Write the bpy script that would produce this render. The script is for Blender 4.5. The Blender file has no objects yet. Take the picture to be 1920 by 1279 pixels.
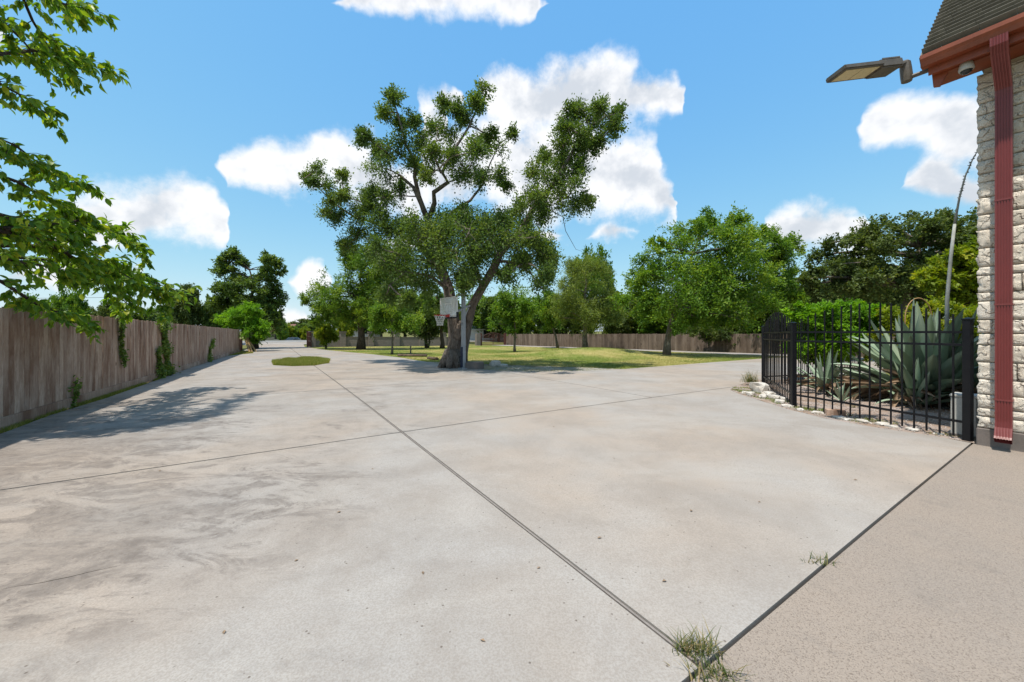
import bpy, bmesh, math, random
import numpy as np
from mathutils import Vector, Matrix, noise

random.seed(7)
RNG = np.random.default_rng(11)
SC = bpy.context.scene
COL = SC.collection

# ------------------------------------------------------------------ camera
EYE = 1.55
F = 705.0                      # focal length in photograph pixels (1920 wide)
cam_d = bpy.data.cameras.new('camera')
cam_d.sensor_width = 36.0
cam_d.lens = F / 1920.0 * 36.0
cam_d.shift_y = -19.5 / 1920.0
cam_d.clip_start = 0.05
cam_d.clip_end = 3000
cam = bpy.data.objects.new('camera', cam_d)
cam.location = (0, 0, EYE)
cam.rotation_euler = (math.radians(90), 0, 0)
COL.objects.link(cam)
SC.camera = cam

# ------------------------------------------------------------------ view
SC.view_settings.view_transform = 'Standard'
SC.view_settings.look = 'None'
SC.view_settings.gamma = 1.0
SC.view_settings.exposure = 0.92
SC.view_settings.use_curve_mapping = False

# ------------------------------------------------------------------ sun + sky
SUN_EL = math.radians(70)
SUN_H = Vector((-0.62, -0.785, 0)).normalized()      # horizontal direction towards the sun
to_sun = Vector((SUN_H.x * math.cos(SUN_EL), SUN_H.y * math.cos(SUN_EL), math.sin(SUN_EL)))
sd = bpy.data.lights.new('sun', 'SUN')
sd.energy = 3.1
sd.angle = math.radians(1.2)
sd.color = (1.0, 0.94, 0.84)
sun = bpy.data.objects.new('sun', sd)
sun.rotation_euler = to_sun.to_track_quat('Z', 'Y').to_euler()
sun.location = (0, 0, 40)
COL.objects.link(sun)

world = bpy.data.worlds.new('World')
SC.world = world
world.use_nodes = True


def cloud_layers():
    """Bands of cloud: for each bearing the foot and the head of the cloud in four layers (tangent of elevation)."""
    r = random.Random(5); NB_ = 256; az = np.tan((np.arange(NB_) / (NB_ - 1) - .5) * 2 * math.atan(1.6 * math.pi)) / 1.6
    L0 = [(800, -8, 195, 42), (930, 12, 95, 32), (1710, -2, 60, 16), (-10, 95, 70, 45), (535, 602, 62, 34)]
    L1 = [(1100, 150, 110, 52), (1195, 180, 100, 50), (1000, 165, 95, 42), (1060, 215, 150, 55), (835, 182, 52, 30), (1245, 195, 45, 26),
          (480, 312, 85, 44), (560, 310, 105, 52), (640, 300, 85, 50), (690, 335, 85, 52), (760, 375, 70, 50), (540, 345, 80, 28),
          (1690, 240, 90, 44), (1760, 222, 75, 42), (1812, 262, 75, 60), (1900, 250, 90, 60)]
    L2 = [(1000, 262, 150, 62), (1120, 292, 110, 50), (1150, 350, 115, 52), (1180, 400, 98, 36), (1050, 350, 150, 65), (930, 330, 130, 66), (860, 270, 70, 45),
          (200, 392, 85, 50), (330, 372, 78, 50), (300, 412, 130, 52), (340, 450, 95, 34), (180, 440, 120, 44),
          (1520, 412, 88, 42), (1590, 404, 55, 32), (1480, 432, 62, 36), (1560, 452, 110, 34), (1800, 340, 95, 44), (1745, 352, 50, 28), (1900, 350, 80, 50)]
    L3 = [(578, 520, 50, 32), (130, 525, 170, 38), (1150, 448, 70, 24), (1010, 440, 60, 22), (1650, 470, 110, 20), (330, 500, 70, 14), (760, 455, 60, 24)]
    curves = []
    for li, lay_ in enumerate((L0, L1, L2, L3)):
        top = np.full(NB_, -9.); bot = np.full(NB_, 9.)
        for px, py, rx, ry in lay_:
            a0 = (px - 960) / F
            for i, t in enumerate(az):
                if abs(t) > 1.2: continue
                col = math.tan(t); h = (col - a0) / (rx / F)
                if abs(h) < 1:
                    e = ry / F * math.sqrt(1 - h * h); c = (620 - py) / F; k = math.cos(t)
                    top[i] = max(top[i], (c + e) * k); bot[i] = min(bot[i], (c - e) * k)
        for _ in range(7):                    # the sky goes on with the same kind of cloud all round
            c0 = r.choice((r.uniform(-3.1, -1.05), r.uniform(1.05, 3.1))); el = (.75, .5, .33, .13)[li] + r.uniform(-.08, .08)
            for j in range(3):
                cc = c0 + r.uniform(-.15, .15); rx = r.uniform(.08, .2); ry = rx * r.uniform(.3, .45); ee = el + r.uniform(-.03, .03)
                for i, t in enumerate(az):
                    h = (t - cc) / rx
                    if abs(h) < 1 and abs(t) > .98:
                        e = ry * math.sqrt(1 - h * h); top[i] = max(top[i], ee + e); bot[i] = min(bot[i], ee - e)
        mid = np.where(top > -8, (top + bot) / 2, np.nan); half = np.where(top > -8, (top - bot) / 2, 0)
        ok = ~np.isnan(mid); mid = np.interp(np.arange(NB_), np.arange(NB_)[ok], mid[ok])
        curves += [mid, half]
    return az, curves


def build_world():
    nt = world.node_tree; N, L = nt.nodes, nt.links
    for n in list(N): N.remove(n)
    out = N.new('ShaderNodeOutputWorld')
    bg = N.new('ShaderNodeBackground'); bg.inputs['Strength'].default_value = SKY_STRENGTH
    sky = N.new('ShaderNodeTexSky'); sky.sky_type = 'NISHITA'; sky.sun_disc = False
    sky.sun_elevation = SUN_EL
    sky.sun_rotation = math.atan2(SUN_H.x, SUN_H.y) % (2 * math.pi)
    sky.air_density = 1.0; sky.dust_density = 0.5; sky.ozone_density = 1.0; sky.altitude = 60

    def math_(op, a, b=None, c=None, clamp=False):
        n = N.new('ShaderNodeMath'); n.operation = op; n.use_clamp = clamp
        for i, q_ in enumerate((a, b, c)):
            if q_ is None: continue
            if isinstance(q_, (int, float)): n.inputs[i].default_value = q_
            else: L.new(q_, n.inputs[i])
        return n.outputs[0]

    def noise_(scale, detail, rough, src):
        n = N.new('ShaderNodeTexNoise'); n.inputs['Scale'].default_value = scale
        n.inputs['Detail'].default_value = detail; n.inputs['Roughness'].default_value = rough
        L.new(src, n.inputs['Vector']); return n
    tc = N.new('ShaderNodeTexCoord')
    nm = N.new('ShaderNodeVectorMath'); nm.operation = 'NORMALIZE'; L.new(tc.outputs['Generated'], nm.inputs[0])
    wn = noise_(5.0, 4, .6, nm.outputs[0])
    sub = N.new('ShaderNodeVectorMath'); sub.operation = 'MULTIPLY_ADD'; sub.inputs[1].default_value = (.12, .12, .12); sub.inputs[2].default_value = (-.06, -.06, -.06)
    L.new(wn.outputs['Color'], sub.inputs[0])
    wv = N.new('ShaderNodeVectorMath'); wv.operation = 'ADD'; L.new(nm.outputs[0], wv.inputs[0]); L.new(sub.outputs[0], wv.inputs[1])
    sp = N.new('ShaderNodeSeparateXYZ'); L.new(wv.outputs[0], sp.inputs[0])
    X, Y, Z = sp.outputs
    az = math_('MULTIPLY_ADD', math_('ARCTANGENT', math_('MULTIPLY', math_('ARCTAN2', X, Y), 1.6)), 1 / (2 * math.atan(1.6 * math.pi)), .5)
    hyp = math_('SQRT', math_('ADD', math_('MULTIPLY', X, X), math_('MULTIPLY', Y, Y)))
    el = math_('DIVIDE', Z, math_('MAXIMUM', hyp, .01))
    comb = N.new('ShaderNodeCombineColor')
    for i in range(3): L.new(az, comb.inputs[i])
    azs, curves = cloud_layers(); vals = []
    for k in range(0, 8, 3):
        cn = N.new('ShaderNodeRGBCurve'); mp = cn.mapping; mp.use_clip = False
        for ch in range(3):
            if k + ch > 7: continue
            cv = curves[k + ch]; c = mp.curves[ch]
            keep = range(256)
            c.points[0].location = (0, float(cv[0])); c.points[1].location = (1, float(cv[255]))
            for i in keep[1:-1]: c.points.new(i / 255, float(cv[i]))
            for p in c.points: p.handle_type = 'VECTOR'
        mp.update(); L.new(comb.outputs[0], cn.inputs['Color'])
        s2 = N.new('ShaderNodeSeparateColor'); L.new(cn.outputs[0], s2.inputs[0]); vals += list(s2.outputs)
    dist = None
    for i in range(4):
        mid, half = vals[2 * i], vals[2 * i + 1]
        q_ = math_('DIVIDE', math_('SUBTRACT', el, mid), math_('MAXIMUM', half, .004))
        d_ = math_('ADD', math_('ABSOLUTE', q_), math_('MULTIPLY', math_('SUBTRACT', 1.0, math_('MULTIPLY', half, 28.0, None, True)), 2.4))
        if dist is None: dist = d_
        else:
            dist = math_('SMOOTH_MIN', dist, d_, .55)
    f1 = noise_(10.0, 9, .62, nm.outputs[0])
    dens = math_('ADD', dist, math_('MULTIPLY_ADD', f1.outputs['Fac'], 2.0, -.94))
    # overhead, out of view: cloud from plain noise, added to whiten the sky fill
    fz = noise_(3.2, 6, .58, nm.outputs[0]); hz = N.new('ShaderNodeMapRange'); hz.inputs['From Min'].default_value = .85; hz.inputs['From Max'].default_value = 1.15
    L.new(el, hz.inputs['Value'])
    dens = math_('MINIMUM', dens, math_('ADD', math_('MULTIPLY_ADD', fz.outputs['Fac'], -7.0, 4.75), math_('MULTIPLY', math_('SUBTRACT', 1.0, hz.outputs['Result']), 4.0)))
    mr = N.new('ShaderNodeMapRange'); mr.interpolation_type = 'SMOOTHSTEP'
    mr.inputs['From Min'].default_value = 1.24; mr.inputs['From Max'].default_value = .44
    L.new(dens, mr.inputs['Value'])
    # the body of the cloud: white, greyer towards its flat foot and in its folds
    up_ = N.new('ShaderNodeVectorMath'); up_.operation = 'ADD'; up_.inputs[1].default_value = (-.012, 0, .03); L.new(nm.outputs[0], up_.inputs[0])
    f2 = noise_(11.0, 4, .55, up_.outputs[0]); f3 = noise_(6.0, 4, .55, wv.outputs[0])
    fold = math_('SUBTRACT', f1.outputs['Fac'], f2.outputs['Fac'])          # relief as seen with light from above
    deep = math_('SUBTRACT', .85, math_('MAXIMUM', dist, 0.0), None, True)
    lowp = N.new('ShaderNodeMapRange'); lowp.interpolation_type = 'SMOOTHSTEP'; lowp.inputs['From Min'].default_value = .0; lowp.inputs['From Max'].default_value = .7
    L.new(math_('ADD', math_('MULTIPLY', fold, 1.6), math_('ADD', math_('MULTIPLY', deep, .35), math_('MULTIPLY_ADD', f3.outputs['Fac'], 2.0, -.95))), lowp.inputs['Value'])
    sh = N.new('ShaderNodeMix'); sh.data_type = 'RGBA'
    sh.inputs[6].default_value = CLOUD_W; sh.inputs[7].default_value = CLOUD_G
    L.new(lowp.outputs['Result'], sh.inputs[0])
    ss = N.new('ShaderNodeSeparateColor'); L.new(sky.outputs[0], ss.inputs[0])
    sc_ = N.new('ShaderNodeCombineColor')                     # photographic grade of the clear sky
    for i, (gain, gam) in enumerate(SKY_GRADE): L.new(math_('MULTIPLY', math_('POWER', ss.outputs[i], gam), gain), sc_.inputs[i])
    mx = N.new('ShaderNodeMix'); mx.data_type = 'RGBA'
    L.new(math_('MULTIPLY', mr.outputs['Result'], .96), mx.inputs[0]); L.new(sc_.outputs[0], mx.inputs[6]); L.new(sh.outputs[2], mx.inputs[7])
    L.new(mx.outputs[2], bg.inputs['Color'])
    L.new(bg.outputs[0], out.inputs['Surface'])


SKY_STRENGTH = 0.112
SKY_GRADE = ((.78, .84), (1.72, .47), (3.85, .07))
CLOUD_W = (5.0, 5.0, 5.05, 1); CLOUD_G = (3.3, 3.5, 3.8, 1)
build_world()

# ------------------------------------------------------------------ coordinates of the plot
# u runs along the driveway, v runs across it (to the right); both in metres on the ground.
UA = Vector((-0.538, 0.843)); VA = Vector((0.843, 0.538))


def XY(u, v):
    return (UA.x * u + VA.x * v, UA.y * u + VA.y * v)


def UV(x, y):
    return (UA.x * x + UA.y * y, VA.x * x + VA.y * y)


def srelu(t, k=3.0):
    return 0.5 * (t + np.sqrt(t * t + k))


MOUND = (6.6, 30.0)


def T(x, y):
    """Height of the terrain."""
    u = UA.x * x + UA.y * y; v = VA.x * x + VA.y * y
    z = -0.0095 * (srelu(u - 9) - srelu(u - 52)) - 0.012 * (srelu(v - 4) - srelu(v - 60))
    s = np.clip((u - 53) / 14, 0, 1); z = z + 0.42 * s * s * (3 - 2 * s)
    s = np.clip((u - 69.5) / 9, 0, 1); z = z - 1.5 * s * s * (3 - 2 * s)
    r2 = ((x - MOUND[0]) / 4.6) ** 2 + ((y - MOUND[1]) / 3.6) ** 2
    return z + 0.55 * np.exp(-r2)


def G(px, py):
    """Ground point seen at a photograph pixel (used to survey the plot)."""
    d = 10.0
    for _ in range(60):
        x = (px - 960) / F * d
        d = 0.5 * d + 0.5 * (EYE - float(T(x, d))) * F / max(py - 620, 1)
    return ((px - 960) / F * d, d)


def P(px, py, d):
    return Vector(((px - 960) / F * d, d, EYE + (620 - py) / F * d))


# ------------------------------------------------------------------ materials
def newmat(name):
    m = bpy.data.materials.new(name); m.use_nodes = True
    nt = m.node_tree
    return m, nt.nodes, nt.links, nt.nodes['Principled BSDF']


class NB:
    """small node-building helper"""
    def __init__(s, name):
        s.m, s.N, s.L, s.b = newmat(name)
        s.tc = s.N.new('ShaderNodeTexCoord')
        s.co = s.tc.outputs['Object']

    def mapv(s, scale=(1, 1, 1), rot=(0, 0, 0), src=None):
        n = s.N.new('ShaderNodeMapping'); n.inputs['Scale'].default_value = scale; n.inputs['Rotation'].default_value = rot
        s.L.new(src or s.co, n.inputs['Vector']); return n.outputs[0]

    def randoff(s):
        oi = s.N.new('ShaderNodeObjectInfo')
        v = s.N.new('ShaderNodeVectorMath'); v.operation = 'SCALE'; v.inputs[0].default_value = (17, 31, 23)
        s.L.new(oi.outputs['Random'], v.inputs['Scale'])
        a = s.N.new('ShaderNodeVectorMath'); a.operation = 'ADD'
        s.L.new(s.co, a.inputs[0]); s.L.new(v.outputs[0], a.inputs[1]); s.co = a.outputs[0]
        return oi.outputs['Random']

    def noise(s, scale, detail=4, rough=.55, src=None, dist=0):
        n = s.N.new('ShaderNodeTexNoise'); n.inputs['Scale'].default_value = scale
        n.inputs['Detail'].default_value = detail; n.inputs['Roughness'].default_value = rough
        n.inputs['Distortion'].default_value = dist
        s.L.new(src or s.co, n.inputs['Vector']); return n.outputs['Fac']

    def rng(s, v, a, b, c=0., d=1., smooth=True):
        n = s.N.new('ShaderNodeMapRange'); n.interpolation_type = 'SMOOTHSTEP' if smooth else 'LINEAR'
        n.inputs['From Min'].default_value = a; n.inputs['From Max'].default_value = b
        n.inputs['To Min'].default_value = c; n.inputs['To Max'].default_value = d
        s.L.new(v, n.inputs['Value']); return n.outputs['Result']

    def math(s, op, a, b):
        n = s.N.new('ShaderNodeMath'); n.operation = op
        for i, q in enumerate((a, b)):
            if isinstance(q, (int, float)): n.inputs[i].default_value = q
            else: s.L.new(q, n.inputs[i])
        return n.outputs[0]

    def mix(s, f, a, b, mode='MIX'):
        n = s.N.new('ShaderNodeMix'); n.data_type = 'RGBA'; n.blend_type = mode
        for i, q in ((0, f), (6, a), (7, b)):
            if isinstance(q, (int, float)): n.inputs[i].default_value = q
            elif isinstance(q, tuple): n.inputs[i].default_value = (*q, 1)
            else: s.L.new(q, n.inputs[i])
        return n.outputs[2]

    def bump(s, h, strength=.3, dist=.01):
        n = s.N.new('ShaderNodeBump'); n.inputs['Strength'].default_value = strength; n.inputs['Distance'].default_value = dist
        s.L.new(h, n.inputs['Height']); s.L.new(n.outputs[0], s.b.inputs['Normal'])

    def done(s, col, rough=.7, spec=.3, metal=0):
        if isinstance(col, tuple): s.b.inputs['Base Color'].default_value = (*col, 1)
        else: s.L.new(col, s.b.inputs['Base Color'])
        if isinstance(rough, (int, float)): s.b.inputs['Roughness'].default_value = rough
        else: s.L.new(rough, s.b.inputs['Roughness'])
        s.b.inputs['Specular IOR Level'].default_value = spec
        s.b.inputs['Metallic'].default_value = metal
        return s.m


def simple(name, c1, c2, scale=6, rough=.6, spec=.3, bump=.15, bd=.004, stretch=(1, 1, 1), fine=60, metal=0, rnd=0.0):
    q = NB(name)
    r = q.randoff() if rnd else None
    v = q.mapv(stretch)
    col = q.mix(q.rng(q.noise(scale, 5, .6, v), .3, .7), c1, c2)
    col = q.mix(q.rng(q.noise(fine, 3, .6, v), .35, .7, .0, .35), col, tuple(x * .6 for x in c1))
    if r is not None:
        col = q.mix(q.rng(r, 0, 1, 0, rnd, False), col, tuple(x * .45 for x in c1))
    q.bump(q.noise(fine, 5, .65, v), bump, bd)
    return q.done(col, rough, spec, metal)


ANG = math.atan2(0.843, -0.538)          # direction of u seen from +X

def concrete():
    q = NB('concrete')
    st = q.mapv((.55, 1.15, 1), (0, 0, -ANG))
    warm = q.rng(q.noise(.20, 4, .6), .40, .60)
    col = q.mix(warm, (.335, .316, .296), (.35, .295, .246))
    col = q.mix(q.rng(q.noise(.9, 7, .68, None, .5), .35, .72, 0, .7), col, (.245, .215, .187))
    pale = q.rng(q.noise(.7, 7, .7, st, .5), .50, .70, 0, .55)
    col = q.mix(pale, col, (.375, .35, .32))
    # darker tone: broad patches broken into streaks, heaviest towards the fence
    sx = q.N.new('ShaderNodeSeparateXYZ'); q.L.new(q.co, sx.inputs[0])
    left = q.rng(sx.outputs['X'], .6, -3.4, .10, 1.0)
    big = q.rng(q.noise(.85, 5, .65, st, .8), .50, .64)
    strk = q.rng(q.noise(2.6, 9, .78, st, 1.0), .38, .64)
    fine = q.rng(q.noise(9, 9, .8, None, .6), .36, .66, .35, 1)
    darken = q.math('MULTIPLY', q.math('MULTIPLY', left, fine), q.math('MAXIMUM', q.math('MULTIPLY', big, q.rng(strk, 0, 1, .45, 1)), q.math('MULTIPLY', strk, .35)))
    # dark elliptical patches near the fence, broken up by the streaks
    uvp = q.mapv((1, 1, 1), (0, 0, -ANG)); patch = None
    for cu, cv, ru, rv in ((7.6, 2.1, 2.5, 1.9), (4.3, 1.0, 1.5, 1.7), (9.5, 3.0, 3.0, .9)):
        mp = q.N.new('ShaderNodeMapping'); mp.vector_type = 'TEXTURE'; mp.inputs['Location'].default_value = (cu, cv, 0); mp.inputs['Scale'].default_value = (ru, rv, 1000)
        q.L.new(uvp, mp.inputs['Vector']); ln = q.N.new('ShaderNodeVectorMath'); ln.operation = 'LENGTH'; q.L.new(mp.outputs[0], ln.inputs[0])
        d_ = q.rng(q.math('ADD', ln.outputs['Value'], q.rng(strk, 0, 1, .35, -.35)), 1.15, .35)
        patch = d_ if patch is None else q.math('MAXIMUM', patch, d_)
    darken = q.math('MAXIMUM', darken, q.math('MULTIPLY', q.math('MULTIPLY', patch, q.rng(fine, .45, 1, .62, 1)), q.rng(strk, 0, 1, .55, 1)))
    col = q.mix(q.math('MULTIPLY', darken, .8), col, (.105, .09, .082))
    # sand grain, small pits, dark specks
    col = q.mix(q.rng(q.noise(95, 4, .65), .36, .66, 0, .75), col, q.mix(.5, col, (.17, .135, .11)))
    vo = q.N.new('ShaderNodeTexVoronoi'); vo.inputs['Scale'].default_value = 18; q.L.new(q.co, vo.inputs['Vector'])
    sel = q.rng(q.noise(9, 3, .6), .48, .58)
    pit = q.math('MULTIPLY', q.rng(vo.outputs['Distance'], .15, .07), sel)
    col = q.mix(q.math('MULTIPLY', pit, .8), col, (.10, .078, .062))
    h = q.math('SUBTRACT', q.noise(120, 5, .7), q.math('MULTIPLY', pit, .6))
    q.bump(h, .35, .004)
    return q.done(col, .88, .2)


def aggregate():
    q = NB('exposed_aggregate')
    col = q.mix(q.rng(q.noise(.7, 5, .6), .3, .7), (.268, .222, .184), (.24, .206, .178))
    vo = q.N.new('ShaderNodeTexVoronoi'); vo.inputs['Scale'].default_value = 210; q.L.new(q.co, vo.inputs['Vector'])
    sp = q.N.new('ShaderNodeSeparateColor'); q.L.new(vo.outputs['Color'], sp.inputs[0])
    col = q.mix(q.rng(sp.outputs[0], .55, .9, 0, .4), col, (.34, .285, .235))
    col = q.mix(q.rng(sp.outputs[1], .7, .95, 0, .6), col, (.10, .075, .06))
    col = q.mix(q.rng(q.noise(3, 6, .7), .55, .75, 0, .4), col, (.16, .14, .125))
    q.bump(q.math('ADD', vo.outputs['Distance'], q.noise(220, 3, .6)), .35, .004)
    return q.done(col, .85, .2)


def lawn_mat(name='lawn_grass', dry=.5):
    q = NB(name)
    a = q.noise(.16, 4, .6)
    f = q.rng(a, .40, .60)
    col = q.mix(f, (.115, .165, .022), (.34, .285, .105))
    col = q.mix(q.rng(q.noise(1.4, 5, .65), .4, .7, 0, .6), col, (.19, .205, .034))
    col = q.mix(q.rng(q.noise(9, 4, .7), .45, .75, 0, .55), col, (.36, .29, .13))
    at = q.N.new('ShaderNodeAttribute'); at.attribute_name = 'tint'
    col = q.mix(q.rng(at.outputs['Fac'], 0, 1, 0, .5, False), col, (.16, .205, .03))
    q.bump(q.noise(60, 4, .7), .5, .02)
    return q.done(col, .8, .15)


def leafmat(name, c1, c2, c3, trans=.42, rough=.5, spec=.22):
    """leaf: colour varies from leaf to leaf (attribute 'tint'), light passes through."""
    m, N, L, b = newmat(name)
    at = N.new('ShaderNodeAttribute'); at.attribute_name = 'tint'
    cr = N.new('ShaderNodeValToRGB'); e = cr.color_ramp.elements
    e[0].position = 0; e[0].color = (*c1, 1); e[1].position = 1; e[1].color = (*c3, 1)
    k = e.new(.5); k.color = (*c2, 1)
    oi = N.new('ShaderNodeObjectInfo')
    L.new(at.outputs['Fac'], cr.inputs[0])
    L.new(cr.outputs[0], b.inputs['Base Color'])
    b.inputs['Roughness'].default_value = rough; b.inputs['Specular IOR Level'].default_value = spec
    tr = N.new('ShaderNodeBsdfTranslucent')
    mu = N.new('ShaderNodeMix'); mu.data_type = 'RGBA'; mu.blend_type = 'MULTIPLY'; mu.inputs[0].default_value = 1
    mu.inputs[7].default_value = (1.5, 1.5, .45, 1)
    L.new(cr.outputs[0], mu.inputs[6]); L.new(mu.outputs[2], tr.inputs['Color'])
    mx = N.new('ShaderNodeMixShader'); mx.inputs[0].default_value = trans
    L.new(b.outputs[0], mx.inputs[1]); L.new(tr.outputs[0], mx.inputs[2])
    L.new(mx.outputs[0], N['Material Output'].inputs['Surface'])
    return m


def wood_fence(name, c1, c2, c3, rnd=.6):
    q = NB(name)
    r = q.randoff()
    v = q.mapv((1, 1, .07))
    col = q.mix(q.rng(q.noise(45, 5, .65, v, 1.2), .3, .72), c1, c2)
    col = q.mix(q.rng(q.noise(1.9, 5, .65, q.mapv((1, 1, .35))), .40, .66, 0, .9), col, c3)
    col = q.mix(q.rng(q.noise(150, 3, .6, v), .5, .75, 0, .6), col, tuple(x * .35 for x in c3))
    kn = q.rng(q.noise(5.5, 2, .4, q.mapv((1, 1, .45))), .70, .76)
    col = q.mix(q.math('MULTIPLY', kn, .8), col, tuple(x * .3 for x in c3))
    col = q.mix(q.rng(r, 0, 1, 0, rnd, False), col, q.mix(.75, col, (c3[0] * .7, c3[1] * .6, c3[2] * .55)))
    at = q.N.new('ShaderNodeAttribute'); at.attribute_name = 'tint'
    col = q.mix(at.outputs['Fac'], col, q.mix(.55, col, (.05, .035, .028)))
    q.bump(q.noise(90, 5, .7, v), .45, .004)
    return q.done(col, .85, .15)


def bark(name, c1, c2):
    q = NB(name)
    v = q.mapv((1, 1, .3))
    n = q.noise(9, 6, .7, v, 1.0)
    col = q.mix(q.rng(n, .35, .62), c1, c2)
    col = q.mix(q.rng(q.noise(2.5, 4, .6), .55, .75, 0, .55), col, tuple(min(1, x * 2.0) for x in c2))
    q.bump(q.noise(14, 6, .75, v, 1.2), .9, .06)
    return q.done(col, .9, .1)


def limestone():
    q = NB('limestone')
    r = q.randoff()
    col = q.mix(q.rng(q.noise(3, 5, .65), .3, .7), (.72, .64, .54), (.78, .72, .63))
    col = q.mix(q.rng(r, .1, 1, 0, .65, False), col, (.60, .53, .44))
    col = q.mix(q.rng(q.noise(14, 6, .75), .52, .75, 0, .45), col, (.42, .35, .28))
    q.bump(q.math('ADD', q.noise(16, 8, .8, None, .8), q.rng(q.noise(7, 3, .5), .45, .55)), 1.0, .03)
    return q.done(col, .9, .15)


def blockwall():
    q = NB('concrete_block')
    br = q.N.new('ShaderNodeTexBrick'); br.inputs['Scale'].default_value = 1
    br.inputs['Brick Width'].default_value = .4; br.inputs['Row Height'].default_value = .2; br.inputs['Mortar Size'].default_value = .012
    br.inputs['Color1'].default_value = (.235, .2, .18, 1); br.inputs['Color2'].default_value = (.20, .172, .155, 1)
    br.inputs['Mortar'].default_value = (.14, .12, .11, 1)
    rv = q.mapv((1, 1, 1), (math.radians(-90), 0, 0), q.mapv((1, 1, 1), (0, 0, -math.atan2(VA.y, VA.x))))
    q.L.new(rv, br.inputs['Vector'])
    col = q.mix(q.rng(q.noise(.9, 4, .6), .35, .7, 0, .5), br.outputs['Color'], (.17, .155, .15))
    q.bump(q.math('ADD', br.outputs['Fac'], q.noise(50, 3, .6)), .3, .01)
    return q.done(col, .9, .15)


M = {}
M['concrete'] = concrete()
M['aggregate'] = aggregate()
M['joint'] = simple('joint_filler', (.016, .013, .011), (.035, .028, .023), 20, .95, .05)
M['strip'] = simple('joint_strip', (.26, .23, .21), (.20, .175, .16), 9, .8, .2)
M['lawn'] = lawn_mat()
M['soil'] = simple('soil', (.17, .115, .075), (.26, .20, .145), 1.6, .95, .1, .6, .02, fine=26)
M['ground'] = simple('ground_cover', (.10, .12, .025), (.19, .16, .07), .5, .95, .1, .6, .03, fine=8)
M['gravel'] = simple('gravel_bed', (.36, .30, .27), (.25, .17, .115), 1.3, .95, .1, .8, .02, fine=45)
M['asphalt'] = simple('asphalt', (.20, .195, .185), (.25, .245, .235), .8, .9, .2, .3, .005)
M['wood_fence'] = wood_fence('weathered_pine', (.43, .29, .21), (.66, .50, .40), (.23, .125, .08))
M['wood_rear'] = wood_fence('weathered_cedar', (.20, .15, .115), (.29, .235, .195), (.14, .105, .08), .35)
M['lumber'] = simple('lumber', (.42, .28, .13), (.34, .21, .10), 8, .8, .2, .2, .004, (1, 1, .2))
M['redboard'] = simple('red_brown_boards', (.16, .055, .03), (.11, .05, .035), 5, .85, .15, .2, .004, (1, 1, .2))
M['bark'] = bark('oak_bark', (.085, .066, .053), (.21, .175, .15))
M['bark_grey'] = bark('grey_bark', (.09, .075, .06), (.19, .165, .14))
M['bark_dark'] = bark('dark_bark', (.035, .027, .021), (.09, .068, .052))
M['oak_leaf'] = leafmat('oak_leaf', (.052, .098, .028), (.098, .158, .040), (.20, .25, .062), .38, .55, .2)
M['maple_leaf'] = leafmat('maple_leaf', (0.062, 0.140, 0.022), (0.129, 0.230, 0.031), (0.291, 0.353, 0.040), .42)
M['cypress_leaf'] = leafmat('cypress_leaf', (0.068, 0.142, 0.025), (0.133, 0.224, 0.030), (0.297, 0.366, 0.042), .38, .6, .2)
M['willow_leaf'] = leafmat('olive_leaf', (0.087, 0.132, 0.033), (0.161, 0.215, 0.050), (0.289, 0.330, 0.083), .38, .55, .25)
M['dark_leaf'] = leafmat('evergreen_leaf', (.048, .078, .026), (.088, .125, .036), (.17, .20, .052), .32, .55, .2)
M['bright_leaf'] = leafmat('bright_leaf', (0.086, 0.205, 0.016), (0.158, 0.318, 0.022), (0.270, 0.427, 0.031), .42)
M['yellow_leaf'] = leafmat('yellow_green_leaf', (0.109, 0.167, 0.014), (0.217, 0.276, 0.021), (0.407, 0.363, 0.029), .4)
M['near_leaf'] = leafmat('redbud_leaf', (.075, .165, .022), (.165, .275, .028), (.40, .42, .040), .46, .42, .3)
M['vine_leaf'] = leafmat('vine_leaf', (0.058, 0.108, 0.023), (0.137, 0.215, 0.039), (0.273, 0.312, 0.078), .35, .5, .3)
M['iron'] = simple('black_iron', (.004, .004, .006), (.007, .007, .009), 10, .4, .3, .05, .001)
M['limestone'] = limestone()
M['mortar'] = simple('mortar', (.60, .54, .47), (.52, .46, .40), 9, .95, .1, .5, .01)
M['foundation'] = simple('foundation', (.20, .17, .155), (.14, .125, .115), 4, .9, .15, .4, .008)
M['redpaint'] = simple('red_brown_paint', (.185, .036, .034), (.16, .032, .030), 3, .33, .5, .05, .001)
M['rustpaint'] = simple('rust_paint', (.27, .068, .030), (.20, .050, .024), 4, .45, .4, .08, .002)
M['shingle'] = simple('asphalt_shingle', (.27, .25, .215), (.17, .16, .14), 5, .95, .1, .5, .004, fine=160, rnd=.6)
M['block'] = blockwall()
M['galv'] = simple('galvanised', (.36, .38, .41), (.29, .31, .34), 6, .42, .5, .05, .001, metal=.35)
M['white'] = simple('white_paint', (.74, .74, .72), (.66, .66, .65), 4, .5, .4)
M['rimred'] = simple('rim_red', (.52, .035, .022), (.42, .03, .02), 6, .4, .5)
M['black'] = simple('black_rubber', (.012, .012, .014), (.02, .02, .022), 8, .6, .3)
M['netwhite'] = simple('net_cord', (.78, .78, .76), (.66, .66, .64), 30, .8, .2)
M['bluepad'] = simple('navy_sleeve', (.012, .02, .05), (.02, .028, .06), 8, .5, .3)
M['box'] = simple('cabinet_grey', (.50, .49, .455), (.42, .41, .385), 3, .55, .35, .05, .001)
M['bronze'] = simple('bronze_housing', (.10, .085, .07), (.135, .115, .095), 9, .5, .4, .2, .002)
M['agave'] = None
M['stalk'] = simple('dry_stalk', (.42, .44, .42), (.30, .31, .29), 12, .8, .2)
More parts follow.
